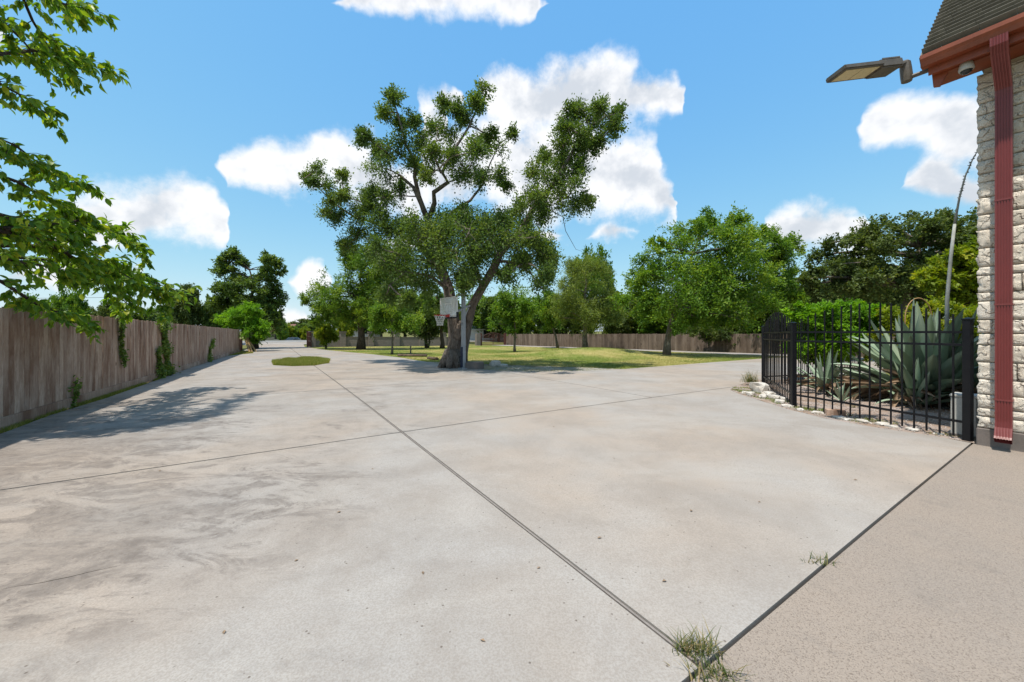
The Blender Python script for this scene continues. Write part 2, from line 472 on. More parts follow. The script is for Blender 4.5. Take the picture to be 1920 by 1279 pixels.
M['deadleaf'] = simple('dry_leaf', (.36, .26, .175), (.20, .135, .09), 4, .85, .15, .4, .006, rnd=.5)
M['rock'] = simple('pale_rock', (.58, .55, .51), (.42, .37, .31), 5, .9, .15, .7, .02, fine=22)
M['browniron'] = simple('brown_iron', (.085, .032, .024), (.12, .048, .036), 8, .5, .4)
M['tin'] = simple('white_metal_roof', (.66, .67, .68), (.55, .56, .57), 2, .4, .4)
M['carpaint'] = simple('dark_car_paint', (.03, .034, .042), (.04, .044, .052), 3, .25, .6, 0.02, .001)
M['housewall'] = simple('house_wall', (.42, .36, .29), (.36, .31, .25), 1.5, .9, .15)
M['houseroof'] = simple('house_roof', (.20, .105, .085), (.15, .085, .07), 3, .9, .1)
M['log'] = bark('log_bark', (.08, .055, .04), (.15, .11, .08))


def glassmat(name, tint=(.9, .95, .95), alpha=.3):
    m, N, L, b = newmat(name)
    b.inputs['Base Color'].default_value = (*tint, 1); b.inputs['Roughness'].default_value = .08
    b.inputs['Alpha'].default_value = alpha
    return m
M['acrylic'] = glassmat('backboard_acrylic', (.85, .88, .88), .45)
M['carglass'] = glassmat('car_glass', (.02, .025, .03), .95)
q = NB('lamp_lens'); M['lens'] = q.done(q.mix(q.rng(q.noise(30, 3), .4, .6), (.66, .55, .33), (.58, .48, .28)), .3, .5)


def agavemat():
    q = NB('agave_leaf')
    r = q.randoff()
    col = q.mix(q.rng(q.noise(3, 3, .5, q.mapv((.4, 3, 1))), .3, .7), (.22, .30, .20), (.33, .40, .30))
    col = q.mix(q.rng(r, 0, 1, 0, .6, False), col, (.105, .155, .075))
    q.bump(q.noise(30, 3, .5, q.mapv((.2, 3, 1))), .15, .004)
    return q.done(col, .5, .35)
M['agave'] = agavemat()

# ------------------------------------------------------------------ geometry helpers
class MB:
    def __init__(s): s.v = []; s.f = []

    def add(s, vs, fs):
        o = len(s.v); s.v += [tuple(p) for p in vs]; s.f += [tuple(i + o for i in f) for f in fs]; return s

    def box(s, c, size, R=None):
        hx, hy, hz = (k / 2 for k in size); c = Vector(c)
        vs = [Vector((x, y, z)) for x in (-hx, hx) for y in (-hy, hy) for z in (-hz, hz)]
        if R is not None: vs = [R @ p for p in vs]
        return s.add([p + c for p in vs], [(0, 1, 3, 2), (4, 6, 7, 5), (0, 4, 5, 1), (2, 3, 7, 6), (0, 2, 6, 4), (1, 5, 7, 3)])

    def bar(s, a, b, w, h):
        """rectangular bar from a to b, w across (horizontal), h the other way"""
        a, b = Vector(a), Vector(b); d = (b - a); L_ = d.length; d.normalize()
        up = Vector((0, 0, 1)) if abs(d.z) < .99 else Vector((UA.x, UA.y, 0))
        x = d.cross(up).normalized(); z = x.cross(d)
        R = Matrix((x, d, z)).transposed()
        return s.box((a + b) / 2, (w, L_, h), R)

    def tube(s, pts, rad, n=6, cap=True):
        pts = [Vector(p) for p in pts]
        if isinstance(rad, (int, float)): rad = [rad] * len(pts)
        vs = []; fs = []; x = None
        for i, p in enumerate(pts):
            d = (pts[min(i + 1, len(pts) - 1)] - pts[max(i - 1, 0)])
            if d.length < 1e-6: d = Vector((0, 0, 1))
            d.normalize()
            if x is None:
                x = d.orthogonal().normalized()
            else:
                x = x - d * x.dot(d)
                x = x.normalized() if x.length > 1e-5 else d.orthogonal().normalized()
            y = d.cross(x)
            for k in range(n):
                a = 2 * math.pi * k / n
                vs.append(p + (x * math.cos(a) + y * math.sin(a)) * rad[i])
        for i in range(len(pts) - 1):
            for k in range(n):
                a, b = i * n + k, i * n + (k + 1) % n
                fs.append((a, b, b + n, a + n))
        if cap:
            fs.append(tuple(range(n - 1, -1, -1))); m = (len(pts) - 1) * n; fs.append(tuple(range(m, m + n)))
        return s.add(vs, fs)

    def mesh(s, name, mat, smooth=False):
        me = bpy.data.meshes.new(name); me.from_pydata(s.v, [], s.f)
        me.materials.append(mat)
        if smooth: me.polygons.foreach_set('use_smooth', [True] * len(me.polygons))
        me.update(); return me

    def build(s, name, mat, parent=None, smooth=False):
        return put(name, s.mesh(name, mat, smooth), parent)


def put(name, me, parent=None, loc=None, rot=None, scale=None):
    """link a mesh; when parent is given, coordinates stay those of the world"""
    o = bpy.data.objects.new(name, me); COL.objects.link(o)
    if loc is not None: o.location = loc
    if rot is not None: o.rotation_euler = rot
    if scale is not None: o.scale = scale
    if parent is not None:
        o.parent = parent; o.matrix_parent_inverse = world_of(parent).inverted()
    return o


def world_of(o):
    m = Matrix.LocRotScale(o.location, o.rotation_euler, o.scale)
    if o.parent is not None: m = world_of(o.parent) @ o.matrix_parent_inverse @ m
    return m


def tag(o, label, cat, group=None):
    o['label'] = label; o['category'] = cat
    if group: o['group'] = group
    return o


def thing(name, label, cat, loc=(0, 0, 0), group=None):
    o = bpy.data.objects.new(name, None); o.empty_display_size = .2; COL.objects.link(o); o.location = loc
    return tag(o, label, cat, group)


def struct(o):
    o['kind'] = 'structure'; return o


def stuff(o):
    o['kind'] = 'stuff'; return o


def bevel(me, w, seg=1):
    bm = bmesh.new(); bm.from_mesh(me)
    bmesh.ops.bevel(bm, geom=bm.edges[:], offset=w, segments=seg, affect='EDGES')
    bm.to_mesh(me); bm.free(); return me


def npmesh(name, V, Q, mat, tint=None, smooth=False):
    """fast mesh from arrays: V (n,3), Q (m,k) faces of k corners"""
    me = bpy.data.meshes.new(name); V = np.asarray(V, dtype=np.float32); Q = np.asarray(Q, dtype=np.int32)
    me.vertices.add(len(V)); me.vertices.foreach_set('co', V.ravel())
    me.loops.add(Q.size); me.loops.foreach_set('vertex_index', Q.ravel())
    me.polygons.add(len(Q)); me.polygons.foreach_set('loop_start', np.arange(0, Q.size, Q.shape[1], dtype=np.int32))
    if tint is not None:
        a = me.attributes.new('tint', 'FLOAT', 'POINT'); a.data.foreach_set('value', np.asarray(tint, dtype=np.float32))
    me.materials.append(mat); me.update(calc_edges=True); me.validate()
    if smooth: me.polygons.foreach_set('use_smooth', [True] * len(me.polygons))
    return me


def unit(a): return a / np.maximum(np.linalg.norm(a, axis=1, keepdims=True), 1e-6)


def leaves(name, pos, axis, size, mat, jitter=.35, aspect=.5, upb=.8, tint=None):
    """one folded, pointed leaf (4 corners) per position"""
    n = len(pos); L_ = size * RNG.uniform(1 - jitter, 1 + jitter, (n, 1))
    a = unit(axis + RNG.normal(0, .55, (n, 3)))
    nn = RNG.normal(0, .6, (n, 3)); nn[:, 2] += upb
    w = unit(np.cross(a, nn)); nn = unit(np.cross(w, a))
    W = L_ * aspect * RNG.uniform(.8, 1.2, (n, 1))
    b0 = pos; tip = pos + a * L_ - nn * L_ * .08
    l = pos + a * L_ * .45 + w * W * .5 + nn * L_ * .10
    r = pos + a * L_ * .45 - w * W * .5 + nn * L_ * .10
    V = np.stack([b0, l, tip, r], 1).reshape(-1, 3)
    if tint is None: tint = np.clip(RNG.normal(.42, .22, n), 0, 1)
    return npmesh(name, V, np.arange(4 * n).reshape(n, 4), mat, np.repeat(tint, 4))


def clump_points(clumps, per, twigs=8, spread=.17):
    """clumps: list of (centre, radius). Points gather along twigs that leave each clump's centre."""
    PS, AX, TI = [], [], []
    for c, r in clumps:
        n = max(12, int(per * RNG.uniform(.7, 1.3)))
        d = RNG.normal(0, 1, (twigs, 3)); d[:, 2] += .15; d = unit(d)
        ln = r * RNG.uniform(.55, 1.2, (twigs, 1))
        k = RNG.integers(0, twigs, n); t = RNG.uniform(.15, 1.05, (n, 1))
        p = np.array(c)[None] + d[k] * ln[k] * t + RNG.normal(0, spread * r, (n, 3))
        p[:, 2] -= (t[:, 0] ** 2) * r * .12
        PS.append(p); AX.append(d[k])
        TI.append(np.clip(RNG.normal(RNG.normal(.42, .14), .16, n), 0, 1))
    return np.concatenate(PS), np.concatenate(AX), np.concatenate(TI)


def inpoly(x, y, poly):
    x = np.asarray(x); y = np.asarray(y); ins = np.zeros(x.shape, bool); n = len(poly)
    for i in range(n):
        (x1, y1), (x2, y2) = poly[i], poly[(i + 1) % n]
        if y1 == y2: continue
        c = ((y1 > y) != (y2 > y)) & (x < (x2 - x1) * (y - y1) / (y2 - y1) + x1)
        ins ^= c
    return ins


def sheet(poly, zoff, cell=1.0, thick=.1, cuts=(), gap=0.0, rough_edge=0.0):
    """Terrain-following slab(s) with the plan outline poly; cuts = ('u'|'v', value): joints that part it.
    Returns a list of bmeshes, one for each piece."""
    bm = bmesh.new()
    vs = [bm.verts.new((x, y, 0)) for x, y in poly]
    f = bm.faces.new(vs)
    if f.normal.z < 0 or f.calc_area() and sum((poly[i][0] * poly[(i + 1) % len(poly)][1] - poly[(i + 1) % len(poly)][0] * poly[i][1]) for i in range(len(poly))) < 0:
        f.normal_flip()
    bmesh.ops.triangulate(bm, faces=bm.faces[:])

    def cut(ax, val):
        n = UA if ax == 'u' else VA
        bmesh.ops.bisect_plane(bm, geom=bm.verts[:] + bm.edges[:] + bm.faces[:], plane_co=(n.x * val, n.y * val, 0), plane_no=(n.x, n.y, 0), dist=1e-5)
    cuts = [(c_ + (-1e9,))[:3] for c_ in cuts]                    # (axis, value, from this u on)
    for ax, val, lim in cuts:
        cut(ax, val - gap / 2); cut(ax, val + gap / 2)
    kill = []
    for f in bm.faces:
        c = f.calc_center_median(); uv = UV(c.x, c.y)
        for ax, val, lim in cuts:
            if uv[0] > lim and abs((uv[0] if ax == 'u' else uv[1]) - val) < gap / 2 - 1e-4: kill.append(f); break
    if kill: bmesh.ops.delete(bm, geom=kill, context='FACES')
    # pieces by their cell
    def key(f):
        c = f.calc_center_median(); uv = UV(c.x, c.y)
        return tuple(uv[0] > lim and (uv[0] if ax == 'u' else uv[1]) > val for ax, val, lim in cuts)
    polys = {}
    for f in bm.faces: polys.setdefault(key(f), []).append([(v.co.x, v.co.y) for v in f.verts])
    bm.free(); out = []
    for k_, pl in polys.items():
        b = bmesh.new()
        for pts in pl:
            try: b.faces.new([b.verts.new((x, y, 0)) for x, y in pts])
            except ValueError: pass
        bmesh.ops.remove_doubles(b, verts=b.verts[:], dist=1e-4)
        bmesh.ops.recalc_face_normals(b, faces=b.faces[:])
        us = [UV(v.co.x, v.co.y) for v in b.verts]
        for i, n in ((0, UA), (1, VA)):
            lo, hi = min(q[i] for q in us), max(q[i] for q in us)
            step = cell
            k = math.floor(lo / step) + 1
            while k * step < hi:
                if True:
                    bmesh.ops.bisect_plane(b, geom=b.verts[:] + b.edges[:] + b.faces[:], plane_co=(n.x * k * step, n.y * k * step, 0), plane_no=(n.x, n.y, 0), dist=1e-5)
                k += 1
        bmesh.ops.triangulate(b, faces=[f for f in b.faces if len(f.verts) > 4])
        for v in b.verts: v.co.z = float(T(v.co.x, v.co.y)) + zoff
        for f in b.faces:
            f.normal_update()
            if f.normal.z < 0: f.normal_flip()
        if thick:
            r = bmesh.ops.extrude_face_region(b, geom=b.faces[:], use_keep_orig=True)
            for e in r['geom']:
                if isinstance(e, bmesh.types.BMVert): e.co.z -= thick
            bmesh.ops.recalc_face_normals(b, faces=b.faces[:])
        out.append(b)
    return out


def bm_obj(b, name, mat, parent=None, smooth=False):
    me = bpy.data.meshes.new(name); b.to_mesh(me); b.free(); me.materials.append(mat)
    if smooth: me.polygons.foreach_set('use_smooth', [True] * len(me.polygons))
    return put(name, me, parent)


# ================================================================== THE SETTING
# ground: one sheet to the horizon, fine near the plot
ax_ = np.concatenate([-np.geomspace(1500, 62, 16), np.arange(-60, 61, 1.5), np.geomspace(62, 1500, 16)])
ay_ = np.concatenate([-np.geomspace(1500, 22, 14), np.arange(-20, 101, 1.5), np.geomspace(102, 1800, 16)])
gx, gy = np.meshgrid(ax_, ay_); gz = T(gx, gy) - .075
nx, ny = len(ax_), len(ay_)
idx = np.arange(nx * ny).reshape(ny, nx)
Qg = np.stack([idx[:-1, :-1], idx[:-1, 1:], idx[1:, 1:], idx[1:, :-1]], -1).reshape(-1, 4)
struct(put('ground', npmesh('ground', np.stack([gx, gy, gz], -1).reshape(-1, 3), Qg, M['ground'], smooth=True)))

VJ = 1.68                        # long joint
UJ = [5.77, 11.1, 15.9, 21.2, 26.4, 31.6, 36.8, 42, 47]
bed_edge = [XY(1.0, 8.42)] + [G(*p) for p in [(1750, 817), (1650, 803), (1550, 785), (1480, 768), (1425, 751), (1385, 738), (1369, 731), (1378, 724), (1400, 717), (1425, 711)]]
bed_back = [(8.6, 12.6), (10.4, 13.4), (13.5, 15.2), (17.5, 17.0), (24, 19)]
lawn_front = [G(*p) for p in [(1480, 669.5), (1420, 673), (1340, 679), (1250, 686), (1170, 692), (1100, 695.5), (1010, 697.5), (940, 696), (895, 692.5), (850, 687), (800, 678.5), (750, 670.5), (700, 664.5), (650, 660), (615, 656.8)]]
gate_r = XY(51, 3.3); gate_l = XY(51, -1.6)
isl = [XY(20.3, .8), XY(21.5, .05), XY(24.2, .0), XY(26.2, .75), XY(26.8, VJ), XY(26.0, 2.35), XY(23.6, 2.75), XY(21.5, 2.5), XY(20.1, VJ)]
left_edge = [G(*p) for p in [(0, 814), (90, 780), (200, 746), (300, 711), (318, 703), (332, 693), (400, 670)]] + [(-20.8, 30.2), (-24.0, 35.0), XY(44, -2.4), XY(48, -2.2)]
left_edge = [(-5.9, 2.2), (-6.7, 3.6)] + left_edge

# the slab left of the long joint, and right of it
polyL = [XY(1.0, VJ), XY(20.1, VJ), isl[0], isl[1], isl[2], isl[3], isl[4], XY(51, VJ), gate_l] + left_edge[::-1] + [XY(1.0, -4.2)]
polyR = [XY(1.0, VJ)] + bed_edge + bed_back + [(24, 25), (19, 23.4)] + lawn_front + [gate_r, XY(51, VJ), isl[4], isl[5], isl[6], isl[7], isl[8]]
drive = struct(bpy.data.objects.new('driveway', None)); COL.objects.link(drive)
vg = .02
for poly, sgn, cuts in ((polyL, -1, [('u', q_) for q_ in UJ]), (polyR, 1, [('u', q_) for q_ in UJ] + [('v', 7.65, 5.77)])):
    off = VA * (sgn * vg)
    pl = []
    for x, y in poly:                       # pull back from the long joint
        uv = UV(x, y)
        pl.append((x + off.x, y + off.y) if abs(uv[1] - VJ) < 1e-3 else (x, y))
    pcs = sheet(pl, 0.0, 1.0, .12, cuts, .03)
    for b in pcs:
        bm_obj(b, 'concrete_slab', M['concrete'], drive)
# filler below the joints and the strip in the long joint
mb = MB()
def joint_line(mb, a, b, w, z, hgt=.03):
    a, b = Vector(a), Vector(b); n = max(2, int((b - a).length / 1.5))
    for i in range(n):
        p, q_ = a.lerp(b, i / n), a.lerp(b, (i + 1) / n)
        mb.bar((p.x, p.y, float(T(p.x, p.y)) + z - hgt / 2), (q_.x, q_.y, float(T(q_.x, q_.y)) + z - hgt / 2), w, hgt)
for u in UJ: joint_line(mb, XY(u, -3.6), XY(u, 16 if u < 6 else 9 if u < 12 else 4.0), .05, -.04)
joint_line(mb, XY(1, VJ), XY(20.1, VJ), .06, -.035)
joint_line(mb, XY(5, 7.65), XY(11.6, 7.65), .05, -.04)
joint_line(mb, XY(1.0, -4), XY(1.0, 8.3), .06, -.05)
mb.build('joint_filler', M['joint'], drive)
mb = MB(); joint_line(mb, XY(1.02, VJ + .002), XY(20.0, VJ + .002), .013, -.004)
mb.build('joint_strip', M['strip'], drive)
# hairline cracks
for ci, pts_ in enumerate(([(2, 1106), (60, 1094), (130, 1082), (180, 1070), (238, 1058)],)):
    g_ = [Vector((*G(*p), 0)) for p in pts_]; line = []
    for a, b in zip(g_, g_[1:]):
        n_ = max(3, int((b - a).length / .05))
        for i in range(n_): line.append(a.lerp(b, i / n_))
    mb = MB(); vs = []
    for i, p in enumerate(line):
        o_ = .02 * noise.noise(p * 6 + Vector((ci * 9, 0, 0))) + .008 * noise.noise(p * 31); w_ = .0016 * (1 - abs(2 * i / len(line) - 1)) + .0006
        d_ = (line[min(i + 1, len(line) - 1)] - line[max(i - 1, 0)]).normalized(); nn_ = Vector((-d_.y, d_.x, 0)); c_ = p + nn_ * o_; z_ = float(T(c_.x, c_.y)) + .0012
        vs += [(c_.x - nn_.x * w_, c_.y - nn_.y * w_, z_), (c_.x + nn_.x * w_, c_.y + nn_.y * w_, z_)]
    mb.add(vs, [(2 * i, 2 * i + 1, 2 * i + 3, 2 * i + 2) for i in range(len(line) - 1)]); mb.build('crack', M['joint'], drive)
# patio of exposed aggregate by the house
for b in sheet([XY(.979, -4.4), XY(.979, 8.42), XY(-4.0, 8.42), XY(-4.0, -4.4)], -.002, 1.0, .12):
    struct(bm_obj(b, 'patio', M['aggregate']))

# lawn
loop_in = [XY(-4, 33.0), XY(12, 32.6), XY(22, 31.8), XY(36, 30.2), XY(46, 28.6)]
lawn_poly = lawn_front + [XY(49.9, 3.6), XY(50.3, 8), XY(50.3, 24.8), XY(47.0, 27.4)] + loop_in[::-1] + [(24, 24.6), (19, 23.1)]
for b in sheet(lawn_poly, -.018, 1.2, 0): struct(bm_obj(b, 'lawn', M['lawn'], None, True))
# drive that loops along the rear fence to the second gate
loop = [XY(51, 28.8), XY(46, 28.75)] + [XY(36, 30.35), XY(22, 31.95), XY(12, 32.75), XY(-4, 33.1), XY(-4, 37.5), XY(10, 36.9), XY(22, 35.0), XY(38, 33.1), XY(48, 31.4), XY(51, 31.6)]
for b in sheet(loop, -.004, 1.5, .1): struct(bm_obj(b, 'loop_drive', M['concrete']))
# island
for b in sheet(isl, -.03, .4, 0):
    for v in b.verts: v.co.z += .05 * max(0, noise.noise(v.co * .8) + .2)
    struct(bm_obj(b, 'grass_island', M['soil'], None, True))
# strip of ground along the timber fence
fa = Vector((-5.52, 1.6)); fb = Vector((-23.9, 33.0))
strip_poly = [(fa.x - .2, fa.y + .1), (-5.9, 2.2), (-6.7, 3.6)] + left_edge[2:-2] + [(-24.6, 33.6)]
for b in sheet(strip_poly, -.02, 1.0, 0): struct(bm_obj(b, 'fence_verge', M['soil'], None, True))
# planting bed
bed_poly = bed_edge + bed_back[:3] + [XY(2, 16), XY(-2, 14), XY(-2, 8.45), XY(.95, 8.45)]
for b in sheet(bed_poly, .0, .35, 0):
    for v in b.verts:
        v.co.z += .02 * noise.noise(v.co * 2.3)
    struct(bm_obj(b, 'planting_bed', M['gravel'], None, True))
# apron, street
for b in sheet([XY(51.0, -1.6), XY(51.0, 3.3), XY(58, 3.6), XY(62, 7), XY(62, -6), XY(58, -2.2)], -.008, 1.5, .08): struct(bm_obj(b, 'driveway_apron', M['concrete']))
for b in sheet([XY(62, -60), XY(62, 90), XY(70.5, 90), XY(70.5, -60)], .0, 2.5, .08): struct(bm_obj(b, 'street', M['asphalt'], None, True))


# ================================================================== TIMBER FENCE (left)
def add_fence():
    L_ = (fb - fa).length; d = (fb - fa) / L_; n = Vector((-d.y, d.x))         # n points away from the drive
    if n.x > 0: n = -n
    ang = math.atan2(d.y, d.x)
    root = thing('timber_fence', 'long weathered grey-brown timber fence of upright boards beside the driveway', 'fence', (fa.x, fa.y, 0))
    meshes = []
    for k in range(6):
        h = 1.76 + RNG.uniform(-.012, .012); w = .1365 + RNG.uniform(-.004, .003)
        mb = MB(); mb.box((0, 0, h / 2), (w, .019, h)); me = bevel(mb.mesh('board', M['wood_fence']), .003)
        meshes.append(me)
    nb = int(L_ / .14)
    for i in range(nb):
        p = fa + d * (.14 * (i + .5)); z = float(T(p.x, p.y))
        off = RNG.uniform(-.004, .004)
        o = put('board', random.choice(meshes), root, (p.x - n.x * off, p.y - n.y * off, z + .17), (RNG.uniform(-.006, .006), RNG.uniform(-.006, .006), ang + RNG.uniform(-.012, .012)))
    m = 0.0
    while m < L_ - .2:
        e = min(m + 2.43, L_); a, b = fa + d * m - n * .032, fa + d * e - n * .032
        mb = MB(); za, zb = float(T(a.x, a.y)) + .10, float(T(b.x, b.y)) + .10
        mb.bar((a.x, a.y, za), (b.x - d.x * .006, b.y - d.y * .006, zb), .036, .19); mb.build('kickboard', M['wood_fence'], root)
        for hz in (.45, 1.05, 1.65):
            a2, b2 = a + n * .063, b + n * .063
            MB().bar((a2.x, a2.y, za - .1 + hz), (b2.x, b2.y, zb - .1 + hz), .04, .09).build('rail', M['wood_fence'], root)
        c = fa + d * m + n * .1; zc = float(T(c.x, c.y))
        MB().box((c.x, c.y, zc + .85), (.09, .09, 1.9), Matrix.Rotation(ang, 3, 'Z')).build('post', M['wood_fence'], root)
        m = e
    return d, n
FD, FN = add_fence()


# ================================================================== STONE HOUSE (right)
VW = 8.40; UC = .92; ZS = 5.14      # face of the wall, its corner, height of the soffit
def W3(u, v, z):
    x, y = XY(u, v); return Vector((x, y, z))

def ubox(mb, u0, u1, v0, v1, z0, z1):
    c = W3((u0 + u1) / 2, (v0 + v1) / 2, (z0 + z1) / 2)
    return mb.box(c, (abs(u1 - u0), abs(v1 - v0), z1 - z0), Matrix.Rotation(ANG, 3, 'Z'))

def add_house():
    root = thing('stone_house', 'cream limestone house corner with red-brown gutter, downspout and grey shingle roof', 'house', W3(UC, VW, 0))
    mb = MB(); ubox(mb, -6, UC - .035, VW + .04, VW + 7, -.1, ZS + .1); mb.build('wall', M['mortar'], root)
    mb = MB(); ubox(mb, -6, UC + .03, VW - .03, VW + 7, -.15, .185); me = bevel(mb.mesh('foundation', M['foundation']), .012); put('foundation', me, root)
    # stones, laid in courses
    z = .19; r = random.Random(3); row = 0
    while z < ZS:
        h = r.choice([.12, .16, .19, .21, .24, .26]);  h = min(h, ZS - z + .01)
        u = UC; first = True
        while u > -.95:
            w = r.uniform(.2, .5) if not (first and row % 2) else r.uniform(.13, .24)
            u0, u1 = u - w + .006, u - .004
            nxs, nzs = 12, 8
            vs, fs = [], []
            seed = Vector((r.uniform(0, 99), r.uniform(0, 99), 0))
            pr = r.uniform(.0, .022)
            for j in range(nzs + 1):
                for i in range(nxs + 1):
                    s, t = i / nxs, j / nzs
                    e = min(s, 1 - s) * w; e2 = min(t, 1 - t) * h
                    edge = min(1, min(e, e2) / .035)
                    bulge = (.032 + .006 * edge ** .5) + pr * .5 * edge + (.3 + .7 * edge) * (.016 * noise.noise(Vector((s * w * 9, t * h * 9, 0)) + seed) + .012 * noise.noise(Vector((s * w * 28, t * h * 28, 5)) + seed))
                    uu = u0 + (u1 - u0) * s; zz = z + .006 + (h - .012) * t
                    jx = .007 * noise.noise(seed + Vector((t * 4, s * 3, 3)))
                    if first and i == nxs: uu += .022 + .03 * noise.noise(Vector((t * h * 14, 4, 2)) + seed)
                    vs.append(W3(uu + jx, VW + .02 - bulge, zz + .006 * noise.noise(seed + Vector((s * 4, 7, t)))))
            for j in range(nzs):
                for i in range(nxs):
                    a = j * (nxs + 1) + i
                    fs.append((a, a + nxs + 1, a + nxs + 2, a + 1))
            ring = [i for i in range(nxs + 1)] + [(nxs + 1) * j + nxs for j in range(1, nzs + 1)] + [(nxs + 1) * nzs + i for i in range(nxs - 1, -1, -1)] + [(nxs + 1) * j for j in range(nzs - 1, 0, -1)]
            base = len(vs); vv = Vector((VA.x, VA.y, 0)) * (.3 if first else .09)
            for i in ring: vs.append(vs[i] + vv)
            for k in range(len(ring)):
                k2 = (k + 1) % len(ring)
                fs.append((ring[k], ring[k2], base + k2, base + k))
            mb = MB(); mb.add(vs, fs); mb.build('stone', M['limestone'], root, True)
            u -= w; first = False
        z += h; row += 1
    # roof plane, shingles
    v0, z0, u_end = 7.84, 5.46, 1.38
    roof = MB()
    a = [W3(u, v, z) for u in (u_end - .02, -6) for v, z in ((v0, z0 - .10), (v0 + 1.75, z0 + 1.65), (v0 + 1.75, z0 + 1.725), (v0, z0 - .025))]
    roof.add(a, [(0, 1, 2, 3), (7, 6, 5, 4), (0, 4, 5, 1), (3, 2, 6, 7), (0, 3, 7, 4), (1, 5, 6, 2)])
    ro = roof.build('roof', M['shingle'], root)
    shm = []
    for k in range(5):
        w = .33 + RNG.uniform(-.05, .05)
        mb = MB(); mb.box((0, 0, 0), (w - .007, .21, .007)); shm.append((w, mb.mesh('shingle', M['shingle'])))
    slope = Vector((VA.x, VA.y, 1)).normalized(); nrm = Vector((-VA.x, -VA.y, 1)).normalized(); ud = Vector((UA.x, UA.y, 0))
    R = Matrix((ud, slope, nrm)).transposed()
    rr = random.Random(9)
    for k in range(16):
        u = u_end + rr.uniform(0, .003); first = True
        while u > -.6:
            w, me = rr.choice(shm)
            sc = rr.uniform(.45, 1) if first else 1
            c = W3(u - w * sc / 2, v0, z0 - .025) + slope * (-.02 + .15 * k + .09) + nrm * (.010 + rr.uniform(0, .003))
            Rt = R @ Matrix.Rotation(math.radians(-2.4), 3, 'X')
            put('shingle', me, ro, c, Rt.to_euler(), (sc, 1, 1))
            u -= w * sc; first = False
    e0, e1 = W3(u_end + .004, v0, z0 - .03) - slope * .03, W3(u_end + .004, v0 + 1.72, z0 + 1.69)
    mb = MB(); mb.bar(e0, e1, .03, .085); mb.build('rake_edge', M['shingle'], ro)
    # eave: gutter, fascia, boxed soffit
    prof = [(7.905, 5.455), (7.905, 5.30), (7.80, 5.30), (7.785, 5.36), (7.765, 5.40), (7.765, 5.455), (7.78, 5.455), (7.785, 5.41), (7.80, 5.37), (7.812, 5.315), (7.893, 5.315), (7.893, 5.455)]
    mb = MB(); n = len(prof)
    vs = [W3(1.385, v, z) for v, z in prof] + [W3(-6, v, z) for v, z in prof]
    mb.add(vs, [(i, (i + 1) % n, (i + 1) % n + n, i + n) for i in range(n)] + [tuple(range(n))])
    mb.add([W3(1.387, v, z) for v, z in prof[:6]], [(0, 1, 2, 3, 4, 5)])
    mb.build('gutter', M['rustpaint'], root)
    mb = MB(); ubox(mb, -6, 1.33, 7.908, 7.935, 5.20, 5.44); mb.build('fascia', M['rustpaint'], root)
    mb = MB(); ubox(mb, -6, 1.30, 7.938, VW + .05, 5.22, 5.245); mb.build('soffit', M['rustpaint'], root)
    mb = MB()
    pr = [(1.30, 5.06), (1.24, 5.04), (1.16, 5.20), (.2, 5.20), (.2, 5.34), (1.32, 5.34)]   # shaped end of the frieze board
    for vv0, vv1 in ((8.02, 8.07),):
        vs = [W3(u, vv0, z) for u, z in pr] + [W3(u, vv1, z) for u, z in pr]; n = len(pr)
        mb.add(vs, [tuple(range(n)), tuple(range(2 * n - 1, n - 1, -1))] + [(i, i + n, (i + 1) % n + n, (i + 1) % n) for i in range(n)])
    mb.build('frieze_board', M['rustpaint'], root)
    # gable end below the rake
    mb = MB(); vs = [W3(UC - .03, v, z) for v, z in ((VW + .02, ZS + .1), (VW + 7, ZS + .1), (VW + 7, ZS + 1.8), (VW + 1.15, ZS + 1.8), (VW + .02, ZS + .68))] + [W3(UC - .2, v, z) for v, z in ((VW + .02, ZS + .1), (VW + 7, ZS + .1), (VW + 7, ZS + 1.8), (VW + 1.15, ZS + 1.8), (VW + .02, ZS + .68))]
    mb.add(vs, [(0, 1, 2, 3, 4), (9, 8, 7, 6, 5), (0, 5, 6, 1), (1, 6, 7, 2), (2, 7, 8, 3), (3, 8, 9, 4), (4, 9, 5, 0)]); mb.build('gable', M['mortar'], root)
    mb = MB(); ubox(mb, -6, u_end - .02, v0 + 1.7, v0 + 7.4, z0 + 1.6, z0 + 1.7); mb.build('flat_roof', M['shingle'], root)
    # downspout: ribbed rectangular pipe swept along its run
    w, dpt = .145, .10
    pr = [(-w / 2, dpt / 2), (-w / 2, -dpt / 2)]
    for k in range(5):
        x = -w / 2 + w * (k + 1) / 6.0
        pr += [(x - .007, -dpt / 2), (x - .003, -dpt / 2 + .008), (x + .003, -dpt / 2 + .008), (x + .007, -dpt / 2)]
    pr += [(w / 2, -dpt / 2), (w / 2, dpt / 2)]
    path = [(7.835, 5.31), (7.84, 5.21), (7.87, 5.13), (8.20, 4.86), (8.255, 4.79), (8.265, 4.70), (8.265, .33), (8.255, .24), (8.19, .12), (8.16, .085)]
    ud_ = .70
    vs, fs = [], []; n = len(pr)
    for i, (v, z) in enumerate(path):
        pv, pz = path[max(i - 1, 0)], path[min(i + 1, len(path) - 1)]
        t = Vector((pz[0] - pv[0], pz[1] - pv[1])).normalized()         # along (v,z)
        nv = Vector((t.y, -t.x))                                        # points to -v when going down
        sgn = 1 if nv.x < 0 else -1
        nv *= sgn
        for a_, b_ in pr: vs.append(W3(ud_ - a_, v - nv.x * b_ * 1.0, z - nv.y * b_) if False else W3(ud_ - a_, v + (-nv.x) * b_, z + (-nv.y) * b_))
    for i in range(len(path) - 1):
        for k in range(n):
            k2 = (k + 1) % n; fs.append((i * n + k, i * n + k2, (i + 1) * n + k2, (i + 1) * n + k))
